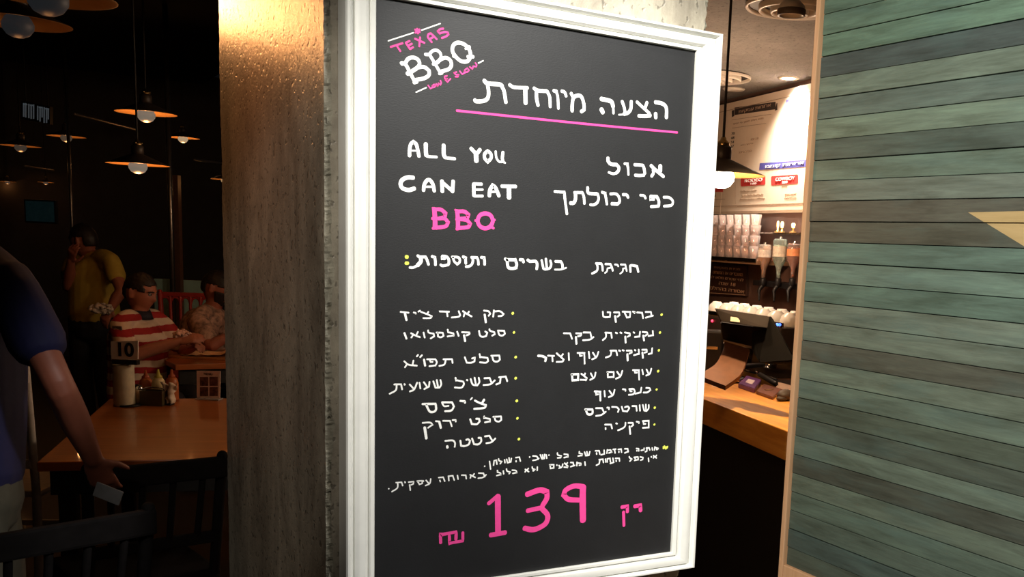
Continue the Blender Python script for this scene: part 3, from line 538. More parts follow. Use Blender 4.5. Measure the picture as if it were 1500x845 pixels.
# ------------------------------------------------------------------ pendant lamps
M_SHADE = mat('dark_enamel', (.045, .032, .025), .4, var=.2)
M_SHADEIN = mat('shade_inside', (.75, .40, .14), .45, var=.05)
M_BRASS = mat('aged_brass', (.55, .38, .16), .3, 1, var=.2)
M_CORD = mat('black_cord', (.012, .01, .009), .6)
def bulb_mat(es, col=(1, .72, .38)): return mat('bulb_glass', (.05, .045, .04), .5, emit=col, es=es)
def pendant(label, rim, R, top, es, watts, group, ecol=(1, .8, .5), lcol=(1, .58, .24)):
    rim = Vector(rim); k = R / .18
    t = thing('pendant_lamp', label, 'lamp', rim, 0, group)
    b_ = MB()
    b_.lathe([(.034 * k, .066 * k), (.036 * k, .062 * k), (.178 * k, .002 * k), (.18 * k, 0)], seg=40, close=False)
    b_.lathe([(.18 * k, 0), (.174 * k, -.0005), (.032 * k, .056 * k), (.03 * k, .066 * k)], seg=40, mi=1, close=False)
    sh = b_.build('shade', [M_SHADE, M_SHADEIN], t, True, fix=False)
    MB().lathe([(.0, .115 * k), (.030 * k, .115 * k), (.036 * k, .108 * k), (.036 * k, .066 * k), (.03 * k, .06 * k), (0, .06 * k)], seg=28).build('neck', M_SHADE, t, True)
    b_ = MB(); b_.lathe([(0, .15 * k), (.010 * k, .15 * k), (.014 * k, .138 * k), (.026 * k, .128 * k), (.028 * k, .114 * k), (0, .114 * k)], seg=20)
    for q in range(3):
        a = 2 * PI * q / 3; b_.ball((.024 * k * math.cos(a), .024 * k * math.sin(a), .128 * k), .007 * k, 8)
    b_.build('fitting', M_BRASS, t, True)
    MB().lathe([(0, .058 * k), (.02 * k, .056 * k), (.024 * k, .035 * k), (.043 * k, .018 * k), (.054 * k, -.005 * k), (.052 * k, -.024 * k), (.038 * k, -.044 * k), (.018 * k, -.054 * k), (0, -.056 * k)], seg=28).build('bulb', bulb_mat(es, ecol), t, True)
    MB().tube([(0, 0, .148 * k), (0, 0, top - rim.z)], .0055, 8).build('cord', M_CORD, t, True)
    if watts:
        l = point('pendant_light', rim + Vector((0, 0, -.075 * k)), watts, lcol, .02)
        l.data.use_shadow = True
    return t
# ------------------------------------------------------------------ bar: helpers in bar-local axes
def LB(px, py, off=0):
    return BM.to_3x3().transposed() @ (bw(px, py, off) - BA)
def bthing(name, label, cat, p, group=None):
    return thing(name, label, cat, BA + BM.to_3x3() @ Vector(p), BROT, group)
def wallquad(name, px4, off, th, m, parent, base, label=None):
    P = [LB(x, y, off) - base for x, y in px4]
    o_ = MB().prism(P, (0, th, 0)).build(name, m, parent)
    if label: o_['label'] = label
    return o_
def walltext(name, s, box, off, m, parent, base, label=None):
    """text fitted into the wall rectangle seen at pixel box (x0, y0, x1, y1): two opposite corners' centre line"""
    (xa, ya), (xb, yb), hpx = box
    a, c = LB(xa, ya, off), LB(xb, yb, off); dd = (bw((xa + xb) / 2, (ya + yb) / 2, off) - CAM).dot(c2w(Vector((0, 0, 1))))
    o_ = text(name, s, 1, m, parent, (a + c) / 2 - base, label=label, ext=.001)
    w = o_.dimensions.x or 1; bb = [v.co for v in o_.data.vertices]
    w = max(v.x for v in bb) - min(v.x for v in bb); h = max(v.y for v in bb) - min(v.y for v in bb)
    H = hpx * dd / FP
    o_.scale = ((c - a).length / w, H / h, 1); return o_
M_CREAM = mat('cream_menu_board', (.78, .62, .48), .5, var=.03)
M_INK = mat('dark_ink', (.05, .035, .03), .6); M_FADE = mat('faded_ink', (.40, .27, .19), .6)
M_BLUE = mat('blue_banner', (.10, .09, .34), .5); M_RED = mat('red_badge', (.62, .05, .045), .5); M_WINK = mat('white_ink', (.92, .9, .86), .5)
# menu boards on the wall
zb = LB(1100, 312.5, .03).z; zt = 2.585
xs = LB(1059.5, 230, .03).x; xr = LB(1196, 230, .03).x + .25; xl = LB(1000, 230, .03).x
def menu(x0, x1, label):
    base = Vector(((x0 + x1) / 2, -.03, zb)); t = bthing('menu_board', label, 'menu board', base)
    MB().box(Vector((x0, -.03, zb)) - base, Vector((x1, 0, zt)) - base, .002).build('panel', M_CREAM, t)
    for z_ in (zb + .012, zb + .052, zt - .05):
        MB().box(Vector((x0 + .004, -.0318, z_)) - base, Vector((x1 - .004, -.0302, z_ + .0035)) - base).build('rule', M_FADE, t)
    return t, base
mr, mb0 = menu(xs + .003, xr, 'bright cream printed wall menu with red RODEO and COWBOY badges')
ml, mb1 = menu(xl - .6, xs, 'narrow visible part of the cream wall menu behind the pendant cord')
O1, O2 = .0312, .0335
def line(p, q, parent, base, w=.004, m=M_FADE, off=.0312):
    a, c = LB(*p, off) - base, LB(*q, off) - base
    return MB().prism([a, c, c + Vector((0, 0, w)), a + Vector((0, 0, w))], (0, .001, 0)).build('rule', m, parent)
wallquad('banner', [(1076, 168.5), (1136, 160), (1136, 149), (1076, 157.5)], O1, .001, M_INK, mr, mb0, 'dark heading banner')
wallquad('banner_fold', [(1072, 171.5), (1075.5, 170), (1075.5, 161), (1072, 162)], O1, .001, M_INK, mr, mb0)
wallquad('banner_fold', [(1135, 162), (1138.5, 161), (1138.5, 151), (1137.5, 151)], O1, .001, M_INK, mr, mb0)
HEB = lambda s: s[::-1]
walltext('lettering', HEB('ארוחות עסקיות'), ((1082, 162.2), (1129, 155.3), 5.5), O2, M_FADE, mr, mb0, 'pale Hebrew heading on the dark banner')
line((1072, 176), (1130, 167.5), mr, mb0, .003); line((1072, 188), (1122, 181), mr, mb0, .003)
walltext('lettering', HEB('מוגש בימים ראשון עד חמישי'), ((1074, 180.5), (1118, 174.5), 3.2), O1, M_FADE, mr, mb0)
for i, s_ in enumerate(['70', '68', '54', '67']): walltext('price_lettering', s_, ((1071.5 - i * .4, 196 + i * 6.2), (1076 - i * .4, 195.6 + i * 6.2), 3.6), O1, M_INK, mr, mb0)
for i, (xa, xb, y) in enumerate([(1100, 1111, 204), (1085, 1103, 212), (1082, 1101, 222.6)]): walltext('lettering', HEB(['מנה חמה', 'צלי בקר בלחם', 'כנפיים ברוטב'][i]), ((xa, y), (xb, y - 1.2), 2.8), O1, M_FADE, mr, mb0)
wallquad('banner', [(1151, 150.5), (1190, 144), (1190, 140.5), (1152, 146)], O1, .001, M_BLUE, mr, mb0, 'short blue banner by the lamp glare')
wallquad('banner', [(1112, 248.8), (1185, 244), (1185, 233.5), (1113, 239)], O1, .001, M_BLUE, mr, mb0, 'blue heading banner')
walltext('lettering', HEB('ארוחות קומבו'), ((1121, 243.4), (1177, 239.3), 5.2), O2, M_WINK, mr, mb0, 'white Hebrew heading on the blue banner')
def badge(p, nm, s2):
    (x0, y0, x1, y1, h) = p
    c = [(x0 + 1, y0 + h), (x1 - 1, y1 + h), (x1, y1 + h - 1.5), (x1, y1 + 1.5), (x1 - 1, y1), (x0 + 1, y0), (x0, y0 + 1.5), (x0, y0 + h - 1.5)]
    wallquad('badge', c, O1, .001, M_RED, mr, mb0, 'red ' + nm + ' badge')
    xm = (x0 + x1) / 2; L = x1 - x0
    walltext('lettering', nm, ((x0 + L * .16, y0 + h * .40 + (y1 - y0) * .16), (x1 - L * .13, y1 + h * .40 - (y1 - y0) * .13), h * .36), O2, M_WINK, mr, mb0)
    walltext('price_lettering', s2, ((xm - 4, (y0 + y1) / 2 + h * .79), (xm + 4, (y0 + y1) / 2 + h * .77), h * .24), O2, M_WINK, mr, mb0)
badge((1085, 260.5, 1121, 258, 12.5), 'RODEO', '160'); badge((1129.6, 258, 1169, 255.3, 13.5), 'COWBOY', '280')
wallquad('badge', [(1039.7, 281), (1059, 281), (1059, 274), (1039.7, 274.3)], O1, .001, M_RED, ml, mb1, 'small red badge')
wallquad('drip', [(1045.5, 288), (1048, 288), (1047.5, 281), (1045.8, 281)], O1, .001, M_INK, ml, mb1)
line((1037, 293), (1062, 292), ml, mb1, .003)
for p, q in (((1077, 264), (1077.5, 299)), ((1080, 302.5), (1180, 299.5))):
    a, c = LB(*p, O1) - mb0, LB(*q, O1) - mb0
    wv = Vector((.003, 0, 0)) if abs(a.z - c.z) > abs(a.x - c.x) else Vector((0, 0, .003))
    MB().prism([a, c, c + wv, a + wv], (0, .001, 0)).build('rule', M_FADE, mr)
for i, (xa, xb, y) in enumerate([(1085, 1108, 279.5), (1087, 1118, 285.5), (1084, 1120, 291), (1150, 1166, 284.5), (1149, 1166, 289.8)]):
    walltext('lettering', HEB(['לשני סועדים', 'נקניקיות בקר ועוף', 'בריסקט כנפיים וצלעות', 'לארבעה סועדים', 'שורטריבס ופיקניה'][i]), ((xa, y), (xb, y - .5), 2.6), O1, M_FADE, mr, mb0)

# ceiling fittings of the bar
M_WMET = mat('white_metal', (.62, .56, .48), .35, var=.06); M_CHROME = mat('chrome', (.7, .68, .66), .12, 1, var=.05)
M_BLACK = mat('black_plastic', (.008, .006, .006), .5, var=.2); M_BROWNB = mat('brown_black_plastic', (.022, .012, .008), .6, var=.15)
def diffuser(c, R, label):
    t = thing('air_diffuser', label, 'air vent', c)
    for k, (r, zz) in enumerate(((1, 0), (.74, -.012), (.50, -.02), (.26, -.026))):
        r *= R; w = .05 * R
        MB().lathe([(r, 0), (r, zz - .010), (r - w * .4, zz - .016), (r - w * 1.6, zz - .004), (r - w * 1.6, 0)], seg=56, close=False).build('ring', M_WMET, t, True)
    MB().lathe([(0, -.001), (R * .98, -.001), (R * .98, .004), (0, .004)], seg=40).build('backing', M_BLACK, t)
    return t
diffuser(on(2, HB - .006, 1166, 8), .21, 'large round ringed air vent in the grey bar ceiling')
diffuser(on(2, HB - .006, 1046, 112), .22, 'distant round air vent behind the pendant cord')
p = at(1160, 8, 3.9); t = thing('spotlight', 'white cylindrical spotlight hanging under the large round vent', 'spotlight', (p.x, p.y, at(1160, 23, 3.9).z))
zt_ = HB - t.location.z
MB().lathe([(0, .012), (.044, .012), (.046, 0), (.051, .002), (.053, .02), (.050, zt_ - .10), (.03, zt_ - .08), (.012, zt_ - .07), (.012, zt_), (0, zt_)], seg=32).build('housing', M_WMET, t, True)
MB().lathe([(.045, .0), (.0535, .0), (.054, .022), (.0515, .024)], seg=32, close=False).build('collar', mat('brown_collar', (.10, .07, .05), .5), t, True)
p = on(2, HB, 1075, 130); t = thing('ceiling_speaker', 'small flat pale disc on the ceiling above the wall menu', 'ceiling fitting', (p.x, p.y, HB))
MB().lathe([(0, -.012), (.06, -.012), (.072, -.004), (.072, 0), (0, 0)], seg=30).build('cover', M_WMET, t, True)
p = on(2, HB, 1155, 114); t = thing('recessed_spotlight', 'glaring recessed spotlight in the ceiling above the wall menu', 'spotlight', (p.x, p.y, HB))
MB().lathe([(.042, 0), (.042, -.006), (.062, -.006), (.064, 0)], seg=30, close=False).build('rim', M_WMET, t, True)
MB().lathe([(0, -.005), (.042, -.004), (.042, 0), (0, 0)], seg=24).build('lamp', mat('spot_lens', (.9, .9, .9), .3, emit=(1, .92, .8), es=40), t, True)
SPOTLAMP = spot('recessed_spotlight_beam', (p.x, p.y, HB - .02), bw(1172, 195), 230, (1, .90, .74), 110, .9, .04)

# worktop counter
CP = Vector((2.4625, 2.8855, 0)); CU_ = Vector((.2082, .97808, 0)); CN = Vector((CU_.y, -CU_.x, 0))      # CN away from us
ZC = .95
cang = math.atan2(CU_.y, CU_.x)
t = thing('bar_counter', 'bar counter with a thick orange wooden worktop over a black front', 'counter', CP, cang)
M_WTOP = wood('counter_wood', (.60, .215, .030), (.86, .40, .075), .4, 0, 2.2, .2)
MB().box((-.75, -.50, ZC - .112), (3.2, 0, ZC), .004).build('worktop', M_WTOP, t)
MB().box((-.75, -.47, 0), (3.2, -.045, ZC - .112)).build('front_panel', mat('black_front', (.010, .007, .006), .6), t)
def ctop(px, py): return on(2, ZC, px, py)
# back counter by the wall
t = bthing('back_counter', 'dark back counter along the bar wall under the coffee machine', 'counter', (-.4, -.3, 0))
MB().box((-2.2, -.34, 0), (2.2, .29, .86)).build('body', M_BLACK, t); MB().box((-2.2, -.36, .86), (2.2, .29, .9), .003).build('top', mat('steel_top', (.10, .085, .075), .35, .6), t)

# coffee machine
OFFM = .62
m0 = LB(1024, 478, OFFM); m1 = LB(1147, 478, OFFM); ztop = LB(1090, 470, OFFM).z
L_ = m1.x - m0.x
t = bthing('espresso_machine', 'long dark espresso machine with a red and a blue light under white cups', 'coffee machine', ((m0.x + m1.x) / 2, -OFFM / 2 - .15, .9))
zm = ztop - .9
b_ = MB(); b_.box((-L_ / 2, -.17, zm - .14), (L_ / 2, .25, zm), .012); b_.box((-L_ / 2 + .03, -.02, 0), (L_ / 2 - .03, .25, zm - .13)); b_.build('body', mat('dark_steel', (.06, .045, .04), .3, .5), t)
MB().box((-L_ / 2, -.18, 0), (L_ / 2, .25, .07), .008).build('drip_tray', M_CHROME, t)
for k in range(3):
    x_ = -L_ / 2 + L_ * (.22 + .28 * k); MB().lathe([(0, zm - .23), (.035, zm - .23), (.04, zm - .2), (.04, zm - .14), (0, zm - .14)], (x_, -.10, 0), 20).build('group_head', M_CHROME, t, True)
    MB().tube([(x_, -.13, zm - .215), (x_, -.28, zm - .225)], [.012, .016], 10).build('handle', M_BLACK, t, True)
for px_, col in ((1046, (1, .02, .06)), (1141.5, (.05, .15, 1))):
    q = LB(px_, 470 if px_ < 1100 else 475.5, .62) - Vector(((m0.x + m1.x) / 2, 0, .9)); MB().ball((q.x, -.172, q.z), .008, 12).build('indicator_light', mat('led', (.1, .1, .1), .3, emit=col, es=5), t, True)
MB().box((-L_ / 2, -.165, zm), (L_ / 2, -.155, zm + .025), .002).build('cup_rail', M_CHROME, t)
M_PORC = mat('white_porcelain', (.82, .78, .72), .25, var=.02, coat=.3)
def cup_mesh():
    b__ = MB(); b__.lathe([(.054, 0), (.056, .004), (.053, .03), (.043, .056), (.028, .067), (.026, .073), (.021, .073), (.02, .067), (0, .066)], seg=28)
    return b__
cups = []
cupme = None
for r_ in range(2):
    for k in range(7):
        x_ = -L_ / 2 + .06 + k * (L_ - .13) / 6; y_ = -.08 + r_ * .11
        P_ = t.matrix_basis @ Vector((x_ + random.uniform(-.006, .006), y_, zm))
        if cupme is None:
            q = cup_mesh().build('coffee_cup', M_PORC, None, True); cupme = q
            h_ = MB().tube([(.051, 0, .015), (.076, 0, .018), (.080, 0, .036), (.046, 0, .048)], .005, 8, smooth_path=5).build('handle', M_PORC, q, True)
        else: q = copy_tree(cupme)
        q.location = P_; q.rotation_euler = (0, 0, random.uniform(-1, 1))
        tag(q, 'white cup upside down in the front row on the coffee machine' if r_ == 0 else 'white cup upside down in the rear row on the coffee machine', 'cup', 'front row of cups on the coffee machine' if r_ == 0 else 'rear row of cups on the coffee machine')

# glasses on their shelf
g0, g1 = LB(1033, 381, .20), LB(1101, 381, .20)
SZ = LB(1104, 381.5, .24).z
t = bthing('glass_shelf', 'narrow shelf carrying the tiers of stacked glasses', 'shelf', (g0.x - .3, -.08, SZ))
xr_ = LB(1106, 381, .24).x - (g0.x - .3)
MB().box((-.5, -.15, -.025), (xr_, .08, 0), .002).build('board', wood('shelf_wood', (.16, .08, .04), (.26, .14, .07), .5, 0, 4, 0), t)
MB().box((-.5, -.16, -.012), (xr_, -.15, .012), .002).build('rail', M_CHROME, t)
def glass_mat():
    m, t_, b__ = nt('clear_glass'); b__.inputs['Base Color'].default_value = (1, .93, .90, 1); b__.inputs['Roughness'].default_value = .06
    b__.inputs['Transmission Weight'].default_value = .82; b__.inputs['IOR'].default_value = 1.35
    n_ = noise_tex(t_, 20); r_ = ramp(t_, n_.outputs[0], [(.3, (1, .80, .74)), (.7, (1, .88, .83))]); t_.links.new(r_.outputs[0], b__.inputs['Base Color']); return m
gp = MB().lathe([(0, 0), (.028, 0), (.030, .006), (.0385, .085), (.0375, .086), (.0355, .084), (.028, .012), (0, .010)], seg=20).build('drinking_glass', glass_mat(), None, True)
first = True; rows = [('front', -.19), ('rear', -.09)]
for rn, y_ in rows:
    for k in range(7):
        for lev in range(4):
            q = gp if first else gp.copy()
            if not first: COL.objects.link(q)
            first = False
            x_ = g0.x + (g1.x - g0.x) * k / 6 - (.20 if rn == 'rear' else 0)
            q.location = BA + BM.to_3x3() @ Vector((x_, y_, SZ + lev * .0645))
            q.rotation_euler = (0, 0, random.uniform(0, 6)); lv = ['bottom', 'second', 'third', 'top'][lev]
            tag(q, 'clear tumbler in the %s tier of the %s row of stacked glasses' % (lv, rn), 'glass', '%s tier of the %s row of glasses' % (lv, rn))
# glass ledge and glowing bulbs standing in for reflections in the bar mirror
a = LB(1107, 342, .14); c = LB(1180, 342, .14)
t = bthing('glass_ledge', 'thin glass ledge with a bright edge above the upside down bottles', 'shelf', (a.x, -.14, a.z))
MB().box((0, 0, 0), (c.x - a.x, .14, .008), .001).build('pane', mat('ledge_glass', (.55, .45, .40), .15, trans=.5), t)
MB().box((0, -.004, .0), (c.x - a.x, 0, .008)).build('edge', M_CHROME, t)
for i, (px_, py_, w_, h_, lab) in enumerate([(1139, 333.5, 3.5, 10, 'left'), (1145.5, 330, 5, 9, 'middle'), (1161.5, 337, 6, 7, 'right')]):
    q = LB(px_, py_ + h_ / 2, .10); k = 6.0 / FP
    t = bthing('mirror_glow', '%s of three small amber glows standing in for mirror reflections over the liquor bottles' % {'left': 'leftmost', 'middle': 'middle', 'right': 'rightmost'}[lab], 'lamp', (q.x, -.10, a.z + .008))
    MB().lathe([(0, 0), (.02, 0), (.02, .01), (.006, .014), (.006, .03), (0, .03)], seg=14).build('base', M_BRASS, t, True)
    hz = q.z - a.z - .008
    MB().lathe([(0, .028), (w_ * k * .35, .03), (w_ * k * .5, .045), (w_ * k * .48, .03 + h_ * k * .8), (w_ * k * .25, .03 + h_ * k), (0, .03 + h_ * k)], seg=14).build('bulb', mat('amber_glow', (.9, .7, .4), .3, emit=(1, .62, .22), es=6), t, True)
# upside-down liquor bottles on a rail with pouring taps
q0, q1 = LB(1107, 414, .13), LB(1182, 414, .13)
t = bthing('bottle_rail', 'black wall rail that holds the upside down liquor bottles', 'rail', (q0.x, -.12, q0.z))
MB().box((0, -.03, -.016), (q1.x - q0.x, .12, .016), .003).build('bar', M_BLACK, t)
def liquor(px_, ytop, label, glass, liquid, lab, lev, group=None):
    q = LB(px_, 407, .17); zt2 = LB(px_, ytop, .17).z - q.z; R_ = .042
    t_ = bthing('liquor_bottle', label, 'bottle', (q.x, -.17, q.z))
    sh = zt2 - .13
    MB().lathe([(0, -.002), (.013, -.002), (.014, .045), (.018, .06), (R_ * .95, .105), (R_, .12), (R_, zt2 - .008), (R_ - .008, zt2), (0, zt2 - .006)], seg=26).build('glass', glass, t_, True)
    MB().lathe([(0, .004), (.010, .004), (.011, .046), (.016, .062), (R_ * .88, .107), (R_ * .93, .12), (R_ * .93, .12 + sh * lev), (0, .12 + sh * lev)], seg=22).build('liquor', liquid, t_, True)
    MB().lathe([(R_ + .001, .125), (R_ + .001, .125 + sh * .62)], seg=26, close=False).build('label', lab, t_, True)
    MB().lathe([(0, -.05), (.012, -.05), (.02, -.04), (.02, -.008), (.015, .0), (0, .0)], seg=16).build('measure', M_BLACK, t_, True)
    MB().tube([(0, 0, -.045), (-.004, -.02, -.075), (.012, -.028, -.10), (.02, -.03, -.135)], [.014, .012, .008, .006], 10, smooth_path=4).build('tap', M_BLACK, t_, True)
    MB().ball((0, 0, zt2 + .004), (.012, .012, .010), 12).build('knob', M_CHROME, t_, True)
    return t_
def tinted(n, c, tr=.7): return mat(n, c, .08, trans=tr, var=.05)
liquor(1118, 358, 'upside down amber bottle with a white label, leftmost on the rail', tinted('amber_glass', (.92, .78, .66), .85), tinted('whisky', (.75, .25, .03), .5), mat('white_label', (.78, .66, .58), .6, var=.25, vscale=50), .25)
liquor(1140, 350, 'upside down clear greenish bottle in the middle of the rail', tinted('green_glass', (.80, .90, .80), .85), tinted('gin', (.85, .9, .85), .9), mat('pale_label', (.72, .62, .50), .6, var=.25, vscale=50), .35)
liquor(1161, 357, 'upside down dark red bottle with an orange label by the wooden trim', tinted('red_glass', (.88, .66, .58), .85), tinted('liqueur', (.55, .14, .04), .5), mat('orange_label', (.75, .28, .12), .6, var=.2, vscale=50), .4)
# alcohol notice
base = LB(1065, 428, .02)
t = bthing('notice_plaque', 'brown notice with gold Hebrew lettering under the glass shelf', 'sign', base)
c4 = [(1037, 430.5), (1092.5, 434), (1093, 390), (1038, 384)]
wallquad('plate', c4, .02, .015, mat('brown_plate', (.055, .022, .014), .4), t, base)
M_GOLD = mat('gold_ink', (.55, .33, .2), .5)
for s_, xa, xb, y, hh in (('מכירת משקאות', 1046, 1084, 392.5, 4.2), ('משכרים או הגשתם', 1044, 1088, 400, 4.2), ('למי שטרם מלאו לו', 1042, 1089, 407.5, 4.2), ('81 שנה', 1053, 1077, 415.5, 4.8), ('אסורה בהחלט', 1040, 1090, 424, 5.5)):
    walltext('lettering', HEB(s_), ((xa, y - .5), (xb, y + 1.3), hh), .0215, M_GOLD, t, base)
wallquad('border', [(1038.5, 429.2), (1091.5, 432.5), (1091.5, 431.6), (1038.5, 428.3)], .0213, .001, M_GOLD, t, base)

# till on the counter
M_BROWNB = mat('brown_black_plastic', (.012, .0065, .0045), .6, var=.15); M_BROWNB.node_tree.nodes['Principled BSDF'].inputs['Specular IOR Level'].default_value = .2
M_TILL = mat('black_till_plastic', (.0035, .0025, .0025), .65, var=.2); M_TILL.node_tree.nodes['Principled BSDF'].inputs['Specular IOR Level'].default_value = .15
def hull(name, pts, m, parent, org, bev=.004, label=None):
    bm = bmesh.new()
    for p_ in pts: bm.verts.new(Vector(p_) - org)
    bmesh.ops.convex_hull(bm, input=bm.verts)
    bmesh.ops.dissolve_limit(bm, angle_limit=.03, verts=bm.verts, edges=bm.edges)
    if bev: bmesh.ops.bevel(bm, geom=list(bm.edges), offset=bev, segments=2, affect='EDGES')
    bmesh.ops.recalc_face_normals(bm, faces=bm.faces)
    me = bpy.data.meshes.new(name); bm.to_mesh(me); bm.free(); o_ = link(name, me, m, parent)
    if label: o_['label'] = label
    return auto(o_, 35)
org = ctop(1068, 556)
t = thing('point_of_sale_terminal', 'black touchscreen till seen from behind on the wooden bar counter', 'till', org)
dT = 4.30
T1, T2, B1, B2, B3 = at(1047.5, 452, dT + .05), at(1127, 464, dT - .08), at(1058, 497, dT + .12), at(1104, 508, dT + .02), at(1105, 500, dT)
hull('screen', [T1, T2, at(1056, 471, dT), at(1124, 481, dT - .12), T1 + FWD * .05, T2 + FWD * .05, at(1056, 471, dT) + FWD * .05, at(1124, 481, dT - .12) + FWD * .05], M_BROWNB, t, org, .003)
hull('housing', [at(1056, 472, dT + .02), at(1122, 481, dT - .08), B1, B2, at(1056, 472, dT + .08) + FWD * .06, at(1122, 481, dT) + FWD * .06, B1 + FWD * .06, B2 + FWD * .06], M_TILL, t, org)
hull('side_arm', [at(1128, 462, dT - .06), at(1132, 466, dT - .06), at(1102, 476, dT - .02), at(1166, 528, dT - .22), at(1100, 512, dT - .04), at(1112, 532, dT - .12), at(1166, 534, dT - .2), at(1128, 463, dT + .02), at(1166, 528, dT - .12)], M_TILL, t, org)
st_ = MB()
left = [(1062, 500, .13), (1058, 515, .05), (1047, 534, .0), (1021, 549, -.08)]; right = [(1098, 511, .05), (1093, 530, -.02), (1084, 549, -.07), (1063, 565, -.14)]
rows_ = []
for (a_, c_) in zip(left, right):
    A3, C3 = at(a_[0], a_[1], dT + a_[2]), at(c_[0], c_[1], dT + c_[2])
    rows_.append([A3, C3])
def interp(R, k=5):
    out = []
    for i in range(len(R) - 1):
        p0, p1, p2, p3 = R[max(i - 1, 0)], R[i], R[i + 1], R[min(i + 2, len(R) - 1)]
        for q in range(k):
            u = q / k; out.append(.5 * (2 * p1 + (p2 - p0) * u + (2 * p0 - 5 * p1 + 4 * p2 - p3) * u * u + (3 * p1 - p0 - 3 * p2 + p3) * u ** 3))
    return out + [R[-1]]
LL, RR = interp([r[0] for r in rows_]), interp([r[1] for r in rows_])
dn = Vector((0, 0, -.02)) + FWD * .012
vv = [[st_.bm.verts.new(p_ - org) for p_ in (l_, r_, r_ + dn, l_ + dn)] for l_, r_ in zip(LL, RR)]
for A_, B_2 in zip(vv, vv[1:]):
    for k in range(4): st_.bm.faces.new((A_[k], A_[(k + 1) % 4], B_2[(k + 1) % 4], B_2[k]))
st_.bm.faces.new(vv[0]); st_.bm.faces.new(vv[-1][::-1])
auto(st_.build('stand', mat('brown_stand', (.14, .048, .020), .65), t), 35)
ft = MB(); cF = ctop(1052, 557) - org
ft.lathe([(0, 0), (.125, 0), (.128, .008), (.115, .018), (0, .022)], (cF.x + .02, cF.y, 0), 36).build('foot', M_BLACK, t, True)
MB().lathe([(.120, .012), (.1285, .010), (.124, .019), (.116, .020)], (cF.x + .02, cF.y, 0), 36, close=False).build('foot_trim', M_CHROME, t, True)
stk = [at(1070.5, 463.8, dT - .012), at(1084, 465.5, dT - .03), at(1083.5, 472, dT - .045), at(1070, 470.3, dT - .03)]
MB().prism([p_ - org for p_ in stk], FWD * .012).build('sticker', mat('sticker', (.62, .5, .38), .6), t)
bb = at(1094 - 9, 541 - 8, dT - .05)
# small things on the counter
def slab(name, label, cat, quad, h, m, bev=.003, kids=None):
    P_ = [ctop(*q) for q in quad]; c_ = sum(P_, Vector()) / 4
    t_ = thing(name, label, cat, c_)
    hull('body', [p for p in P_] + [p + Vector((0, 0, h)) for p in P_], m, t_, c_, bev); return t_, c_, P_
t_, c_, P_ = slab('card_reader', 'square purple card reader with a pale emblem beside the till', 'card reader', [(1081, 568), (1093, 556), (1115, 562), (1105, 576)], .022, mat('purple_plastic', (.13, .035, .17), .35))
q4 = [c_ + (p - c_) * .42 for p in P_]; MB().prism([p - c_ + Vector((0, 0, .0222)) for p in q4], (0, 0, .0008)).build('emblem', mat('pale_emblem', (.75, .6, .62), .5), t_)
t_, c_, P_ = slab('bill_tray', 'brown leather bill tray in front of the purple card reader', 'tray', [(1107, 577), (1118, 566), (1146, 574), (1132, 586)], .014, mat('brown_leather', (.16, .045, .022), .4, var=.25))
MB().box(Vector((-.02, -.004, .0142)), Vector((.025, .006, .0165)), .001).build('clip', M_BRASS, t_)
p0, p1 = ctop(1112, 552), ctop(1136, 566); t_ = thing('marker_pen', 'thick black pen lying behind the bill tray', 'pen', (p0 + p1) / 2)
v0 = p0 - t_.location + Vector((0, 0, .014)); v1 = p1 - t_.location + Vector((0, 0, .014))
MB().tube([v0.lerp(v1, .0), v1], .013, 14).build('barrel', M_BLACK, t_, True); MB().tube([v0.lerp(v1, -.14), v0.lerp(v1, .04)], .0135, 14).build('cap', M_CHROME, t_, True)
t_, c_, P_ = slab('note_pad', 'small pale note pad on the counter by the wooden trim', 'note pad', [(1136, 570), (1140, 561), (1162, 567), (1160, 575)], .006, mat('paper', (.55, .38, .28), .6), .001)
c_ = ctop(1150, 586); t_ = thing('pouch', 'dark rounded pouch at the near end of the counter', 'pouch', c_)
MB().ball((0, 0, .024), (.055, .035, .025), 20, Matrix.Rotation(.5, 3, 'Z')).build('body', mat('dark_leather', (.045, .026, .018), .6, bmp=.3), t_, True)
MB().ball((-.035, -.02, .012), (.03, .02, .012), 14).build('flap', mat('dark_leather_flap', (.035, .02, .014), .6), t_, True)
c0_ = ctop(1036, 545); t_ = thing('receipt_printer', 'black box standing behind the brown till stand', 'printer', c0_ + FWD * .10, math.atan2(-FWD.x, FWD.y))
hz_ = at(1040, 507, 4.65).z - ZC
MB().box((-.12, -.07, 0), (.08, .05, max(.06, hz_)), .012).build('body', M_BLACK, t_); MB().box((-.07, -.074, max(.06, hz_) * .55), (.05, -.069, max(.06, hz_) * .62)).build('slot', M_CHROME, t_)

# the lamp over the counter
pendant('lit pendant lamp with a dark conical shade hanging over the bar counter', at(1057, 256, 4.25), .18, HB, 22, 7, None, (1, .86, .62), (1, .66, .34))
# ------------------------------------------------------------------ dining room behind the column
ZT = .75
M_TABLE = wood('orange_table_wood', (.36, .085, .012), (.52, .145, .026), .34, 0, 2.4, .3)
M_IRON = mat('black_iron', (.012, .010, .009), .5, var=.3)
def dining_table(label, corner, w, d, rz, group=None, m=M_TABLE):
    """corner: front-left corner of the top"""
    t = thing('dining_table', label, 'table', (corner[0], corner[1], 0), rz, group)
    MB().box((0, 0, ZT - .035), (w, d, ZT), .004).build('tabletop', m, t)
    MB().box((.03, .04, ZT - .13), (w - .03, .065, ZT - .036)).build('apron', M_IRON, t); MB().box((.03, d - .065, ZT - .13), (w - .03, d - .04, ZT - .036)).build('apron', M_IRON, t)
    for x in (.05, w - .11):
        for y in (.05, d - .11): MB().box((x, y, 0), (x + .06, y + .06, ZT - .036), .004).build('leg', M_IRON, t)
    return t
tc_ = on(2, ZT, 54, 677); td_ = on(2, ZT, 325, 671.5)
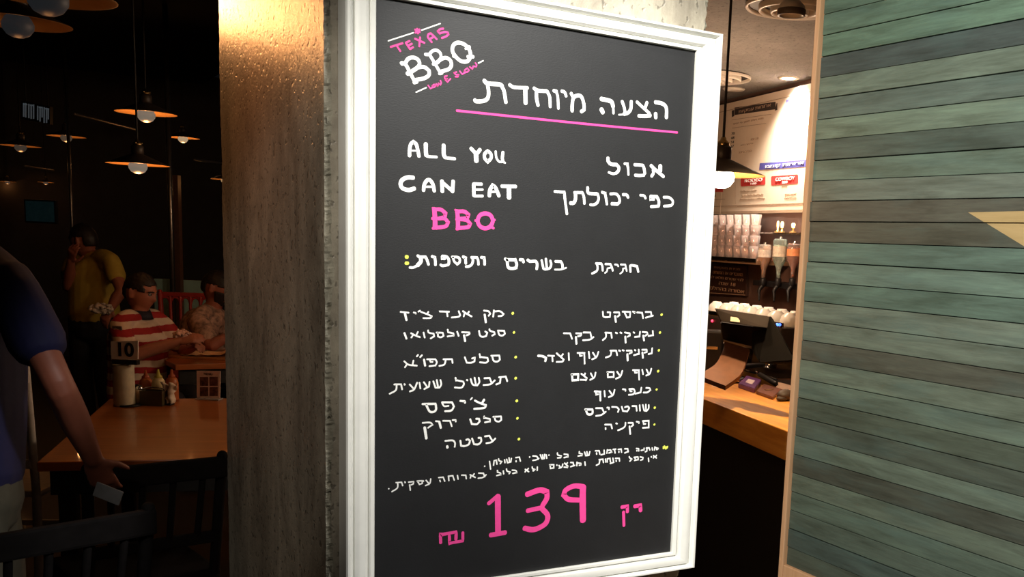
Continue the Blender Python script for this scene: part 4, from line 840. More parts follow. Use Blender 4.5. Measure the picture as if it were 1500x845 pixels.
dining_table('orange wooden table in front with the number stand and condiments on it', tc_, 1.55, 1.48, math.atan2(td_.y - tc_.y, td_.x - tc_.x))
e0 = on(2, ZT, 262, 534); e1 = on(2, ZT, 325, 531)
dining_table('farther orange wooden table where the two men sit', (e0.x - .02, e0.y), 1.6, .8, math.atan2(e1.y - e0.y, e1.x - e0.x) * .3)

def T(px, py): return on(2, ZT, px, py)
# number stand
p = T(181, 596); d_ = 4.75
t = thing('table_number', 'white card numbered 10 on a dark stand on the front table', 'table number', p)
def loc(px, py, d=None, o=p):
    # point over p on the vertical plane facing us
    return onpl(o, FWD, px, py) - o
a, c, e, g = loc(163, 527), loc(202, 526), loc(202, 499), loc(162, 500)
MB().prism([a, c, e, g], FWD * .006).build('card', mat('white_card', (.92, .84, .74), .6, var=.04), t)
yaw = math.atan2(RGT.y, RGT.x); mid = (a + e) / 2 - FWD * .0012
text('numeral', '10', (e.z - a.z) * .92, M_IRON, t, mid, (PI / 2, 0, yaw), ext=.0008, bold=.03, label='black numeral 10')
s0, s1 = loc(164, 533), loc(200, 527.5)
MB().prism([s0, Vector((s1.x, s1.y, s0.z)), s1, Vector((s0.x, s0.y, s1.z))], FWD * .03).build('holder', M_IRON, t)
b0 = loc(182, 534) + FWD * .035; MB().tube([Vector((b0.x, b0.y, .01)), Vector((b0.x, b0.y, s0.z + .02))], .008, 10).build('post', M_IRON, t, True)
MB().lathe([(0, 0), (.05, 0), (.05, .008), (0, .012)], (b0.x, b0.y, 0), 24).build('foot', M_IRON, t, True)
def rolled(px, y0, y1, hw, label):
    o_ = T(px, y1); k = (o_ - CAM).dot(c2w(Vector((0, 0, 1)))) / FP; h = onpl(o_, FWD, px, y0).z - ZT; r = hw * k
    t_ = thing('paper_towel_roll', label, 'paper roll', o_)
    MB().lathe([(r * .25, 0), (r * .98, 0), (r, .004), (r, h - .004), (r * .97, h), (r * .3, h), (r * .28, h - .01)], seg=32).build('paper', mat('paper_towel', (.62, .56, .40), .8, bmp=.2), t_, True)
    MB().lathe([(0, .002), (r * .24, .002), (r * .24, h + .004), (0, h + .004)], seg=16).build('core', mat('card_core', (.25, .17, .1), .8), t_, True)
rolled(182.5, 534, 594, 14.5, 'upright white paper towel roll under the number card')
def squeeze(px, y0, y1, hw, body, cap, label):
    o_ = T(px, y1); k = (o_ - CAM).dot(c2w(Vector((0, 0, 1)))) / FP; h = onpl(o_, FWD, px, y0).z - ZT; r = hw * k
    t_ = thing('squeeze_bottle', label, 'bottle', o_)
    MB().lathe([(0, 0), (r * .9, 0), (r, .006), (r, h * .55), (r * .85, h * .68), (r * .5, h * .76), (0, h * .76)], seg=24).build('body', body, t_, True)
    MB().lathe([(r * .56, h * .74), (r * .56, h * .80), (r * .3, h * .84), (r * .14, h), (0, h)], seg=18).build('cap', cap, t_, True)
M_KET = mat('ketchup_plastic', (.50, .14, .04), .35); M_MAYO = mat('mayo_plastic', (.72, .58, .30), .4); M_CAPR = mat('red_cap', (.40, .09, .03), .4); M_CAPY = mat('yellow_cap', (.62, .52, .10), .4)
squeeze(214.5, 542, 588, 9.5, M_KET, M_CAPR, 'reddish sauce bottle beside the paper towel roll')
squeeze(233, 541, 590, 9.5, M_MAYO, M_CAPY, 'cream sauce bottle with a yellowish cap, middle of three')
squeeze(252.5, 541, 586, 9, M_KET, M_CAPR, 'orange red sauce bottle nearest to the menu card')
def shaker(px, y0, y1, hw, m, label):
    o_ = T(px, y1); k = (o_ - CAM).dot(c2w(Vector((0, 0, 1)))) / FP; h = onpl(o_, FWD, px, y0).z - ZT; r = hw * k
    t_ = thing('shaker', label, 'shaker', o_)
    MB().lathe([(0, 0), (r, 0), (r, h * .72), (r * .9, h * .78), (0, h * .78)], seg=20).build('body', m, t_, True)
    MB().lathe([(r * .92, h * .76), (r * .92, h * .86), (r * .5, h), (0, h)], seg=20).build('cap', M_CHROME, t_, True)
shaker(204.5, 564, 592, 6.2, mat('salt_glass', (.70, .58, .44), .5), 'small white salt shaker between the paper roll and the caddy')
o_ = T(226, 593); k = .0032
t = thing('condiment_caddy', 'dark metal condiment caddy in front of the sauce bottles', 'caddy', o_, yaw)
b_ = MB(); w_ = 16.5 * k; h_ = 22 * k
b_.box((-w_, -.03, 0), (w_, .03, .006)); b_.box((-w_, -.032, 0), (w_, -.028, h_)); b_.box((-w_, .028, 0), (w_, .032, h_)); b_.box((-w_, -.03, 0), (-w_ + .004, .03, h_)); b_.box((w_ - .004, -.03, 0), (w_, .03, h_))
b_.build('tray', mat('olive_metal', (.11, .085, .04), .4, .4), t)
MB().tube([(-w_, 0, h_), (-w_ * .6, 0, h_ + .012), (w_ * .6, 0, h_ + .012), (w_, 0, h_)], .003, 8, smooth_path=5).build('handle', M_CHROME, t, True)
o_ = T(247, 593)
t = thing('paper_napkin', 'crumpled white paper napkin in a holder right of the caddy', 'napkin', o_, yaw)
b_ = MB(); random.seed(5); n_ = 9; G = []
for i in range(n_):
    row = []
    for j in range(n_):
        u, v = i / (n_ - 1) - .5, j / (n_ - 1); row.append(b_.bm.verts.new(Vector((u * (.025 + .055 * v) + .008 * math.sin(v * 9), .02 * math.sin(u * 14 + v * 3) + random.uniform(-.004, .004), v * (.085 + .03 * abs(math.sin(u * 7 + .6)))))))
    G.append(row)
for i in range(n_ - 1):
    for j in range(n_ - 1): b_.bm.faces.new((G[i][j], G[i + 1][j], G[i + 1][j + 1], G[i][j + 1]))
q = b_.build('sheet', mat('white_napkin', (.75, .62, .48), .8), t, True); md = q.modifiers.new('s', 'SOLIDIFY'); md.thickness = .002; evaluated(q)
MB().box((-.02, -.022, 0), (.02, .022, .012), .004).build('base', M_IRON, t)
# menu card in a clear holder
o_ = T(306, 585)
t = thing('table_menu', 'small pale menu card with four pictures in a clear stand', 'menu card', o_)
f_ = lambda px, py: onpl(o_, FWD, px, py) - o_
MB().prism([f_(288.5, 582), f_(322, 583.5), f_(322.5, 543.5), f_(288, 543)], FWD * .004).build('card', mat('menu_card', (.95, .70, .60), .5, var=.04), t)
for x0, y0 in ((293, 552), (307, 552), (293, 567), (307, 567)):
    o2 = MB().prism([f_(x0, y0 + 13), f_(x0 + 12, y0 + 13), f_(x0 + 12, y0), f_(x0, y0)], -FWD * .001).build('picture', mat('food_picture', (.16, .06, .035), .5, var=.9, vscale=60), t)
text('lettering', 'MENU', .016, M_IRON, t, f_(305, 548) - FWD * .0008, (PI / 2, 0, yaw), ext=.0004)
MB().box((-.06, -.03, 0), (.06, .03, .006), .002, M=Matrix.Rotation(yaw, 4, 'Z')).build('stand', mat('clear_stand', (.8, .7, .65), .2, trans=.5), t)
# food paper on the far table
o_ = T(302, 523)
t = thing('food_tray', 'crumpled pale food paper on a board on the far table', 'food tray', o_, yaw)
MB().box((-.20, -.13, 0), (.26, .13, .015), .004).build('board', wood('tray_wood', (.35, .14, .04), (.5, .22, .07), .5, 0, 4), t)
b_ = MB(); n_ = 14; G = []
for i in range(n_):
    row = []
    for j in range(n_):
        u, v = i / (n_ - 1) - .5, j / (n_ - 1) - .5
        row.append(b_.bm.verts.new(Vector((u * .34 + .05, v * .22, .018 + .025 * max(0, noise.noise(Vector((u * 6, v * 6, 2))) + .3) + .08 * max(0, u) ** 1.3))))
    G.append(row)
for i in range(n_ - 1):
    for j in range(n_ - 1): b_.bm.faces.new((G[i][j], G[i + 1][j], G[i + 1][j + 1], G[i][j + 1]))
q = b_.build('paper', mat('food_paper', (.80, .50, .26), .7), t, True); md = q.modifiers.new('s', 'SOLIDIFY'); md.thickness = .0015; evaluated(q)

# chairs
def slat_chair(label, loc_, rz, m, group=None, seat=True, spindles=3, hgt=.9):
    """wooden ladder chair; the sitter faces local +y, back at local -y"""
    t_ = thing('dining_chair', label, 'chair', loc_, rz, group)
    MB().box((-.21, -.21, .43), (.21, .22, .46), .012).build('seat', m, t_)
    for sx in (-1, 1):
        MB().tube([(sx * .19, .19, 0), (sx * .19, .19, .435)], .019, 8).build('leg', m, t_, True)
        MB().tube([(sx * .195, -.23, 0), (sx * .19, -.20, .44)], .019, 8).build('leg', m, t_, True)
        MB().tube([(sx * .19, -.20, .44), (sx * .2, -.27, hgt)], .018, 8).build('back_post', m, t_, True)
    MB().box((-.215, -.288, hgt - .07), (.215, -.262, hgt), .008).build('top_rail', m, t_)
    MB().box((-.19, -.235, .56), (.19, -.215, .60), .006).build('lower_rail', m, t_)
    for k in range(spindles):
        x = -.13 + .26 * k / (spindles - 1); MB().tube([(x, -.225, .59), (x * 1.05, -.272, hgt - .06)], .011, 8).build('spindle', m, t_, True)
    MB().box((-.18, .18, .20), (.18, .2, .225)).build('stretcher', m, t_)
    return t_
M_BWOOD = mat('black_chair_wood', (.005, .004, .004), .85, var=.3)
M_BWOOD.node_tree.nodes['Principled BSDF'].inputs['Specular IOR Level'].default_value = .12
M_RWOOD = mat('red_chair_wood', (.50, .035, .022), .4, var=.1)
p = at(197, 800, 3.5); slat_chair('black wooden chair with its back to us, in front of the orange table', (p.x, p.y, 0), yaw + .75, M_BWOOD, spindles=4, hgt=.86)
p = at(38, 800, 2.75); slat_chair('black wooden chair at the left front corner of the orange table', (p.x, p.y, 0), yaw + .9, M_BWOOD, spindles=4, hgt=.86)
p = at(20, 800, 4.6); slat_chair('pale greyish wooden chair behind the person in navy', (p.x, p.y, 0), yaw + .15, mat('pale_chair_wood', (.62, .58, .54), .6), spindles=2, hgt=1.0)
# red chair behind the far table: ornate arched back
RC = at(270, 455, 8.05)
t = thing('red_chair', 'red wooden chair with an arched spindle back behind the striped man', 'chair', (RC.x, RC.y, 0), yaw + PI + .25)
ztop_ = at(270, 431, 8.05).z
MB().box((-.22, -.22, .43), (.22, .22, .46), .012).build('seat', M_RWOOD, t)
for sx in (-1, 1):
    for sy in (-1, 1): MB().tube([(sx * .19, sy * .19, 0), (sx * .18, sy * .18, .44)], .02, 8).build('leg', M_RWOOD, t, True)
    MB().tube([(sx * .19, -.2, .44), (sx * .225, -.26, ztop_)], .02, 8).build('back_post', M_RWOOD, t, True)
MB().box((-.245, -.285, ztop_ - .035), (.245, -.25, ztop_), .008).build('top_rail', M_RWOOD, t)
for k in range(5):
    x = -.15 + .075 * k; MB().tube([(x * .9, -.215, .46), (x, -.262, ztop_ - .03)], .012, 8).build('spindle', M_RWOOD, t, True)
for k in range(6):
    x0 = -.225 + .075 * k; MB().tube([(x0, -.262, ztop_ - .10), (x0 + .012, -.264, ztop_ - .055), (x0 + .0375, -.265, ztop_ - .04), (x0 + .063, -.264, ztop_ - .055), (x0 + .075, -.262, ztop_ - .10)], .010, 8, smooth_path=3).build('arch', M_RWOOD, t, True)

# posts, partition, window, bench in the dark
M_STEEL = mat('brushed_steel', (.30, .27, .24), .28, .9, var=.1)
M_TEAL = mat('teal_panel', (.45, .70, .60), .55, var=.12, vscale=8)
M_BROWNP = mat('brown_post', (.16, .07, .035), .5)
def post(px, d, hw, label, m, z1=3.3):
    p_ = at(px, 330, d); r_ = hw * d / FP
    return tag(MB().lathe([(0, 0), (r_, 0), (r_, z1), (0, z1)], seg=20).build('post', m, None, True), label, 'post'), p_, r_
def put(o3): o3[0].location = (o3[1].x, o3[1].y, 0); return o3[0]
put(post(250.5, 8.4, 3.6, 'shiny steel post rising behind the seated men', M_STEEL))
put(post(105.5, 9.5, 2.2, 'thin steel post behind the man in yellow', M_STEEL))
p = at(258.5, 300, 9.0); q = tag(MB().box((-.03, -.03, 0), (.03, .03, at(258, 257, 9.0).z)).build('post', M_BROWNP), 'brown square post beside the shiny steel post', 'post'); q.location = (p.x, p.y, 0); q.rotation_euler = (0, 0, yaw)
p0 = at(225, 408, 9.2); p1 = at(299, 408, 9.2)
t = thing('partition', 'low partition with teal panels behind the seated men', 'partition', (p0.x, p0.y, 0), yaw)
L3 = (p1 - p0).length
for a_, c_ in ((0, .52), (.55, 1)):
    MB().box((a_ * L3, 0, .3), (c_ * L3, .03, p0.z), .004).build('panel', M_TEAL, t)
MB().box((-.02, -.005, 0), (L3 + .02, .035, .3)).build('base', M_IRON, t)
# wooden bench front under the table, to the right
p0 = on(2, .45, 245, 762); p1 = on(2, .45, 330, 758)
# backlit sign on the left
SG = at(52, 163, 9.5)
t = thing('backlit_sign', 'small dim backlit sign with white upright strokes high on the left', 'sign', SG - Vector((0, 0, .12)), yaw)
def lg(px, py): return Matrix.Rotation(-yaw, 3, 'Z') @ (onpl(SG, FWD, px, py) - Vector(t.location))
MB().prism([lg(31, 175), lg(73, 182), lg(73, 156), lg(31, 147)], (0, .05, 0)).build('box', M_IRON, t)
M_SIGNW = mat('sign_strokes', (.5, .55, .6), .5, emit=(.55, .68, .78), es=.05)
b_ = MB()
for x0, ya, yb in ((34, 151, 171), (37, 151, 172), (41.5, 152, 173), (45, 153, 174), (48.5, 153, 174), (54.5, 155, 176), (58, 156, 178), (61, 157, 172), (64, 157, 180), (67.5, 158, 180), (70, 159, 175)):
    b_.prism([lg(x0, yb) - Vector((0, .004, 0)), lg(x0 + 1.7, yb) - Vector((0, .004, 0)), lg(x0 + 1.7, ya) - Vector((0, .004, 0)), lg(x0, ya) - Vector((0, .004, 0))], (0, .004, 0))
for x0, x1, y in ((34, 40, 151.5), (44, 50, 153), (57, 62.5, 156), (66, 72, 158.2)):
    b_.prism([lg(x0, y + 2) - Vector((0, .004, 0)), lg(x1, y + 2.6) - Vector((0, .004, 0)), lg(x1, y + .6) - Vector((0, .004, 0)), lg(x0, y) - Vector((0, .004, 0))], (0, .004, 0))
b_.build('lettering', M_SIGNW, t)
for px in (36, 68): q = lg(px, 158); MB().tube([(q.x, .025, q.z), (q.x, .025, 3.3 - t.location.z)], .006, 8).build('hanger', M_IRON, t, True)
# ceiling rails catching the light
M_RAIL = mat('grey_rail', (.22, .19, .16), .4, .6)
def rail(pa, pb, r_, label): 
    o_ = MB().tube([Vector(pa) - Vector(pa), Vector(pb) - Vector(pa)], r_, 8).build('ceiling_rail', M_RAIL, None, True); o_.location = pa; tag(o_, label, 'rail')
rail(at(110, 167, 8.0), at(200, 190, 10), .012, 'thin metal rail under the dark ceiling above the far lamps')
rail(at(36, 243, 9), at(78, 250, 9.6), .010, 'short thin metal rail at the far left above the tiny lamps'); rail(at(285, 234, 9), at(330, 239.5, 9.6), .010, 'thin metal rail right of the brown post')
# dim picture on the far wall
WP = at(57, 308, 9.8)
t = thing('wall_screen', 'dim bluish screen on the dark wall at the left', 'screen', WP, yaw)
MB().box((-.14, 0, -.12), (.16, .04, .1), .006).build('frame', M_IRON, t)
MB().box((-.125, -.002, -.105), (.145, .001, .085)).build('panel', mat('dim_screen', (.02, .05, .05), .3, emit=(.1, .3, .34), es=.012, var=.8, vscale=14), t)

# lamps over the dining room: rim centre from (px, py of the rim), depth, half width in px
def dl(px, py, d, hw, label, es, watts, top=3.3, col=(1, .62, .28), group=None):
    return pendant(label, at(px, py, d), hw * d / FP, top, es, watts * .3, group, col, (1, .42, .13))
dl(70, -6, 2.9, 92, 'largest near pendant lamp, cut off by the top edge', .013, .15, col=(.8, .9, 1))
dl(26, 33, 3.8, 71, 'pendant lamp at the upper left corner, second nearest', .013, .2, col=(.8, .9, 1))
dl(214, 166, 6.3, 42, 'pendant lamp hanging higher above the seated men', .16, 8, col=(1, .85, .65))
dl(202, 241, 5.4, 43, 'pendant lamp hanging lowest, right above the front table', .17, 8, col=(1, .85, .65))
dl(268, 202, 10.5, 23, 'small far pendant lamp beside the steel post', .40, 6, col=(1, .7, .4))
dl(97, 200, 10.5, 26, 'small far pendant lamp over the man in yellow', .055, 3, col=(1, .7, .45))
dl(30, 214, 10, 27, 'small far pendant lamp at the left under the sign', .035, 2, col=(1, .8, .6))
dl(11, 266, 11.6, 11, 'tiny far pendant lamp at the left edge', .03, 1, col=(1, .9, .8))
dl(67, 267, 11.6, 11, 'tiny far pendant lamp left of the thin steel post', .03, 1, col=(1, .9, .8))
dl(330, 263, 9.5, 20, 'far pendant lamp mostly hidden by the column', .3, 3)
# ------------------------------------------------------------------ people
def remesh(o, vox, sm=2):
    m = o.modifiers.new('r', 'REMESH'); m.mode = 'VOXEL'; m.voxel_size = vox; m.use_smooth_shade = True
    if sm: s = o.modifiers.new('s', 'SMOOTH'); s.iterations = sm; s.factor = .5
    return evaluated(o)
def head_frame(c, fwd, up=(0, 0, 1)):
    f = Vector(fwd).normalized(); u = Vector(up); u = (u - f * u.dot(f)).normalized(); r = f.cross(u)
    return Matrix((r, f, u)).transposed(), Vector(c)
def head_pt(v):
    """unit-sphere direction -> face surface, metres; x right, y forward, z up"""
    x, y, z = v; px, py, pz = x * .076, y * .096, z * .117
    if z < 0: k = -z; px *= 1 - .30 * k ** 1.4; py = py * (1 - .18 * k) + .016 * k * (1 if y > -.2 else -.6)
    if y < 0 and z > -.4: py *= 1.08
    g = lambda cx, cz, sx, sz: math.exp(-((px - cx) / sx) ** 2 - ((pz - cz) / sz) ** 2) if y > 0 else 0
    py += .013 * g(0, -.008, .010, .026) + .016 * g(0, -.026, .013, .011)        # nose bridge, tip
    py -= .011 * (g(.031, .010, .015, .010) + g(-.031, .010, .015, .010))        # eye sockets
    py += .006 * g(0, .030, .05, .010)                                           # brow
    py += .006 * g(0, -.060, .020, .007) - .005 * g(0, -.0665, .022, .003) + .005 * g(0, -.073, .017, .006)   # lips
    py += .008 * g(0, -.100, .022, .014)                                         # chin
    return Vector((px, py, pz))
def sphere_dirs(bm, nu=48, nv=36):
    return bmesh.ops.create_uvsphere(bm, u_segments=nu, v_segments=nv, radius=1)['verts']
def add_head(mb, R, c, k=1):
    for v in sphere_dirs(mb.bm): v.co = c + R @ (head_pt(v.co) * k)
    for s in (-1, 1):                                                            # ears
        E_ = Matrix.Rotation(s * .35, 3, 'Z')
        mb.ball(c + R @ Vector((s * .078, -.012, -.008)) * k, (.009 * k, .020 * k, .033 * k), 12, R @ E_)
        mb.ball(c + R @ Vector((s * .084, -.020, .006)) * k, (.007 * k, .010 * k, .018 * k), 10, R @ E_)
def add_face(parent, R, c, org, k=1, brow=(.02, .012, .01)):
    M_E = mat('eye_white', (.30, .26, .23), .3); M_I = mat('iris', (.03, .015, .01), .2); M_B = mat('brow_hair', brow, .7)
    for s in (-1, 1):
        e = MB().ball(c + R @ Vector((s * .031, .079, .009)) * k - org, .0115 * k, 14).build('eye', M_E, parent, True)
        MB().ball(c + R @ Vector((s * .031, .0875, .009)) * k - org, .0055 * k, 10).build('iris', M_I, e, True)
        MB().tube([c + R @ Vector((s * .016, .096, .024)) * k - org, c + R @ Vector((s * .034, .095, .029)) * k - org, c + R @ Vector((s * .05, .083, .024)) * k - org], .0042 * k, 8).build('eyebrow', M_B, parent, True)
def add_hair(parent, R, c, org, m, k=1, line=.35, beard=False):
    b_ = MB()
    vs = sphere_dirs(b_.bm, 56, 44); kill = []
    for v in vs:
        d = v.co.copy(); front = d.y > .12
        lim = (.62 - line * .35 - .10 * abs(d.x)) if front else (-.42 + .9 * max(0, d.y + .55))
        if front and abs(d.x) > .72: lim = .05
        if abs(d.x) > .80 and d.y > -.45 and d.z < .12: lim = .12
        P_ = head_pt(d); r_ = 1.075 + .035 * noise.noise(d * 6) + .02 * noise.noise(d * 16)
        v.co = c + R @ (P_ * k * r_) - org
        if d.z < lim: kill.append(v)
    bmesh.ops.delete(b_.bm, geom=kill, context='VERTS'); o_ = b_.build('hair', m, parent, True)
    s = o_.modifiers.new('s', 'SOLIDIFY'); s.thickness = .012 * k; s.offset = -1; evaluated(o_)
    if beard:
        b_ = MB(); kill = []
        for v in sphere_dirs(b_.bm, 56, 44):
            d = v.co.copy(); P_ = head_pt(d)
            v.co = c + R @ (P_ * k * (1.05 + .02 * noise.noise(d * 14))) - org
            mouth = abs(P_.x) < .024 and -.078 < P_.z < -.056
            if not (d.y > .05 and d.z < -.12 - .28 * max(0, .55 - abs(d.x)) and not mouth): kill.append(v)
        bmesh.ops.delete(b_.bm, geom=kill, context='VERTS'); o_ = b_.build('beard', m, parent, True)
        s = o_.modifiers.new('s', 'SOLIDIFY'); s.thickness = .01 * k; s.offset = -1; evaluated(o_)
def add_hand(mb, w, d, n, thumb, curl=.7, k=1):
    """w wrist, d pointing direction, n palm normal (palm side), thumb +1/-1 side"""
    d = Vector(d).normalized(); n = Vector(n); n = (n - d * n.dot(d)).normalized(); s = d.cross(n) * thumb
    w = Vector(w); L = .088 * k
    mb.tube([w, w + d * L * .35, w + d * L], [(.026 * k, .019 * k), (.036 * k, .016 * k), (.040 * k, .013 * k)], 14, side=s)
    for i, (ln, off) in enumerate(((.072, .030), (.080, .010), (.075, -.010), (.058, -.029))):
        b0 = w + d * (L * .92 - abs(off) * .15) + s * off * k; a = curl * (.55 + .12 * i); pts = [b0]; dd = d.copy(); p_ = b0
        for q, fr in enumerate((.46, .30, .24)):
            ang = a * (.55 if q == 0 else 1); dd = (dd * math.cos(ang) + n * math.sin(ang)).normalized()
            nn = (n - dd * n.dot(dd)); n_ = nn.normalized() if nn.length > 1e-4 else n
            p_ = p_ + dd * ln * fr * k * 1.0; pts.append(p_)
        mb.tube(pts, [.0095 * k, .0088 * k, .0080 * k, .0066 * k], 10)
    tb = w + d * L * .25 + s * .028 * k; td = (d * .62 + s * .72 + n * .35).normalized(); t2 = (d * .85 + s * .3 + n * .5).normalized()
    mb.tube([tb, tb + td * .034 * k, tb + td * .034 * k + t2 * .028 * k, tb + td * .034 * k + t2 * .05 * k], [.0125 * k, .011 * k, .0095 * k, .0075 * k], 10)
def arm(mb, sh, el, wr, r=(.052, .040, .040, .027), k=1):
    mb.tube([sh, sh.lerp(el, .5), el, el.lerp(wr, .4), wr], [r[0] * k, r[0] * .9 * k, r[1] * k, r[2] * 1.02 * k, r[3] * k], 14, smooth_path=4)
def leg(mb, hip, kn, an, toe, k=1):
    mb.tube([hip, hip.lerp(kn, .5), kn, kn.lerp(an, .35), an], [.085 * k, .075 * k, .056 * k, .054 * k, .036 * k], 14, smooth_path=4)
    mb.tube([an + Vector((0, 0, -.03)), an.lerp(toe, .5) + Vector((0, 0, -.02)), toe], [(.036, .034), (.042, .032), (.036, .022)], 12, side=Vector((0, 0, 1)).cross((toe - an).normalized()))
def torso(mb, pts, rad, side): mb.tube(pts, rad, 22, side=side, smooth_path=6)
def yoke(mb, a, n, b, r, k=.055): mb.tube([a, a.lerp(n, .5) + Vector((0, 0, .012)), n - Vector((0, 0, k)), b.lerp(n, .5) + Vector((0, 0, .012)), b], [r, r * 1.02, r * 1.1, r * 1.02, r], 14, smooth_path=4)
M_SKIN = mat('tanned_skin', (.42, .15, .085), .5, var=.08, vscale=20)
M_SKIN2 = mat('dark_tanned_skin', (.36, .12, .07), .5, var=.08, vscale=20)
M_HAIRB = mat('dark_hair', (.018, .012, .009), .55, var=.3, vscale=120)
M_PANTS = mat('dark_trousers', (.014, .013, .016), .8, var=.2, vscale=40)
M_SHOE = mat('dark_shoes', (.012, .01, .01), .5)
UP = Vector((0, 0, 1))
def finish(mb, label, org, skin, vox=.0065):
    for v in mb.bm.verts: v.co -= org
    o_ = mb.build('person', skin); o_.location = org; remesh(o_, vox); return tag(o_, label, 'person')
def garment(mb, name, m, parent, org, vox=.008, sm=3):
    for v in mb.bm.verts: v.co -= org
    o_ = mb.build(name, m, parent); return remesh(o_, vox, sm)
def stripes():
    m, t_, b__ = nt('striped_cloth'); tc = N(t_, 'TexCoord'); sp = N(t_, 'SeparateXYZ'); t_.links.new(tc.outputs['Object'], sp.inputs[0])
    n_ = noise_tex(t_, 4); ad = N(t_, 'Math', operation='MULTIPLY_ADD'); ad.inputs[1].default_value = .05; t_.links.new(n_.outputs[0], ad.inputs[0]); t_.links.new(sp.outputs['Z'], ad.inputs[2])
    mu = N(t_, 'Math', operation='MULTIPLY'); mu.inputs[1].default_value = 1 / .082; t_.links.new(ad.outputs[0], mu.inputs[0])
    fr = N(t_, 'Math', operation='FRACT'); t_.links.new(mu.outputs[0], fr.inputs[0])
    r_ = ramp(t_, fr.outputs[0], [(0, (.72, .56, .42)), (.49, (.72, .56, .42)), (.51, (.36, .012, .014)), (1, (.36, .012, .014))]); r_.color_ramp.interpolation = 'CONSTANT'
    t_.links.new(r_.outputs[0], b__.inputs['Base Color']); b__.inputs['Roughness'].default_value = .8; return m

# -- striped man, seated at the near end of the far table, in profile to the right
D = 6.5
org = at(205, 585, D + .05); org.z = 0
f = (RGT * .86 - FWD * .38 + Vector((0, 0, -.10))).normalized(); f0 = Vector((f.x, f.y, 0)).normalized(); sd = f0.cross(UP)      # sd: his right
hc = at(206, 428, D); nb = at(203, 462, D + .04); ch = at(203, 500, D + .03); pv = at(200, 575, D + .05)
shR = at(176, 478, D - .14); shL = at(236, 474, D + .20)
elR = at(188, 522, D - .30); wrR = at(262, 500, D - .22); elL = at(268, 512, D + .30); wrL = at(286, 506, D - .02)
R_, c_ = head_frame(hc, RGT * .97 - FWD * .10 - UP * .22)
def body_striped(mb):
    torso(mb, [pv, pv.lerp(ch, .5), ch, nb + Vector((0, 0, -.06)), nb], [(.175, .13), (.172, .13), (.185, .125), (.12, .085), (.058, .056)], sd)
    mb.tube([nb + Vector((0, 0, -.02)), hc + Vector((0, 0, -.06))], [.055, .052], 14)
    add_head(mb, R_, c_); yoke(mb, shR, nb, shL, .052)
    for s, e, w, th in ((shR, elR, wrR, 1), (shL, elL, wrL, -1)):
        arm(mb, s, e, w); add_hand(mb, w, (w - e).normalized() + f0 * .3, -UP * .6 + (FWD if th > 0 else -FWD) * .6, th, .9)
    for s in (1, -1):
        h = pv + sd * .09 * s + Vector((0, 0, -.02)); kn = h + f0 * .43 + Vector((0, 0, .02)); an = kn + f0 * .02; an.z = .08
        leg(mb, h, kn, an, an + f0 * .17 - Vector((0, 0, .045)))
mb = MB(); body_striped(mb)
P1 = finish(mb, 'man in a red and cream striped polo shirt seated in profile at the far table', org, M_SKIN)
add_face(P1, R_, c_, org); add_hair(P1, R_, c_, org, M_HAIRB, line=.3)
g = MB(); torso(g, [pv + Vector((0, 0, -.04)), pv.lerp(ch, .5), ch, nb + Vector((0, 0, -.065)), nb + Vector((0, 0, -.015))], [(.19, .145), (.188, .145), (.20, .14), (.135, .10), (.068, .066)], sd)
yoke(g, shR, nb, shL, .062, .065)
for s, e in ((shR, elR), (shL, elL)): g.tube([s.lerp(ch, .25), s, s.lerp(e, .45), s.lerp(e, .72)], [.055, .062, .064, .066], 16, smooth_path=4)
garment(g, 'shirt', stripes(), P1, org)
q = MB().tube([nb + Vector((0, 0, -.022)), nb + Vector((0, 0, .008)), nb + Vector((0, 0, .036))], [.088, .078, .068], 20, cap=False).build('collar', mat('dark_collar', (.02, .018, .03), .8), P1, True); q.location = -org
pb = at(172, 487, D - .235) - org
MB().box((-.035, -.003, -.04), (.035, .003, .04), .006, M=Matrix.Translation(pb) @ Matrix.Rotation(yaw - .3, 4, 'Z')).build('badge', mat('shirt_badge', (.22, .17, .15), .7, var=.5, vscale=90), P1)
g = MB()
for s in (1, -1):
    h = pv + sd * .09 * s + Vector((0, 0, -.02)); kn = h + f0 * .43 + Vector((0, 0, .02)); an = kn + f0 * .02; an.z = .09
    g.tube([h, h.lerp(kn, .5), kn, kn.lerp(an, .4), an], [.098, .088, .07, .066, .058], 14, smooth_path=4)
g.tube([pv + Vector((0, 0, .03)), pv + Vector((0, 0, -.07))], [(.185, .14), (.18, .14)], 18, side=sd)
garment(g, 'trousers', M_PANTS, P1, org)
t = thing('dining_chair', 'dark chair under the man in the striped shirt', 'chair', (pv.x, pv.y, 0), math.atan2(-f0.x, f0.y)); 
MB().box((-.21, -.21, .36), (.21, .22, .39), .012).build('seat', M_BWOOD, t)
for sx in (-1, 1):
    for sy in (-1, 1): MB().tube([(sx * .18, sy * .18, 0), (sx * .18, sy * .18, .37)], .018, 8).build('leg', M_BWOOD, t, True)
# napkin in his hand
t = tag(MB().ball((0, 0, 0), (.055, .035, .034), 40).build('paper_napkin', mat('held_napkin', (.75, .45, .35), .8, bmp=.4, vscale=60), None, True), 'crumpled pale napkin in the hands of the striped man', 'napkin'); t.location = at(267, 491, D - .2); crumple(t, .012, 40)

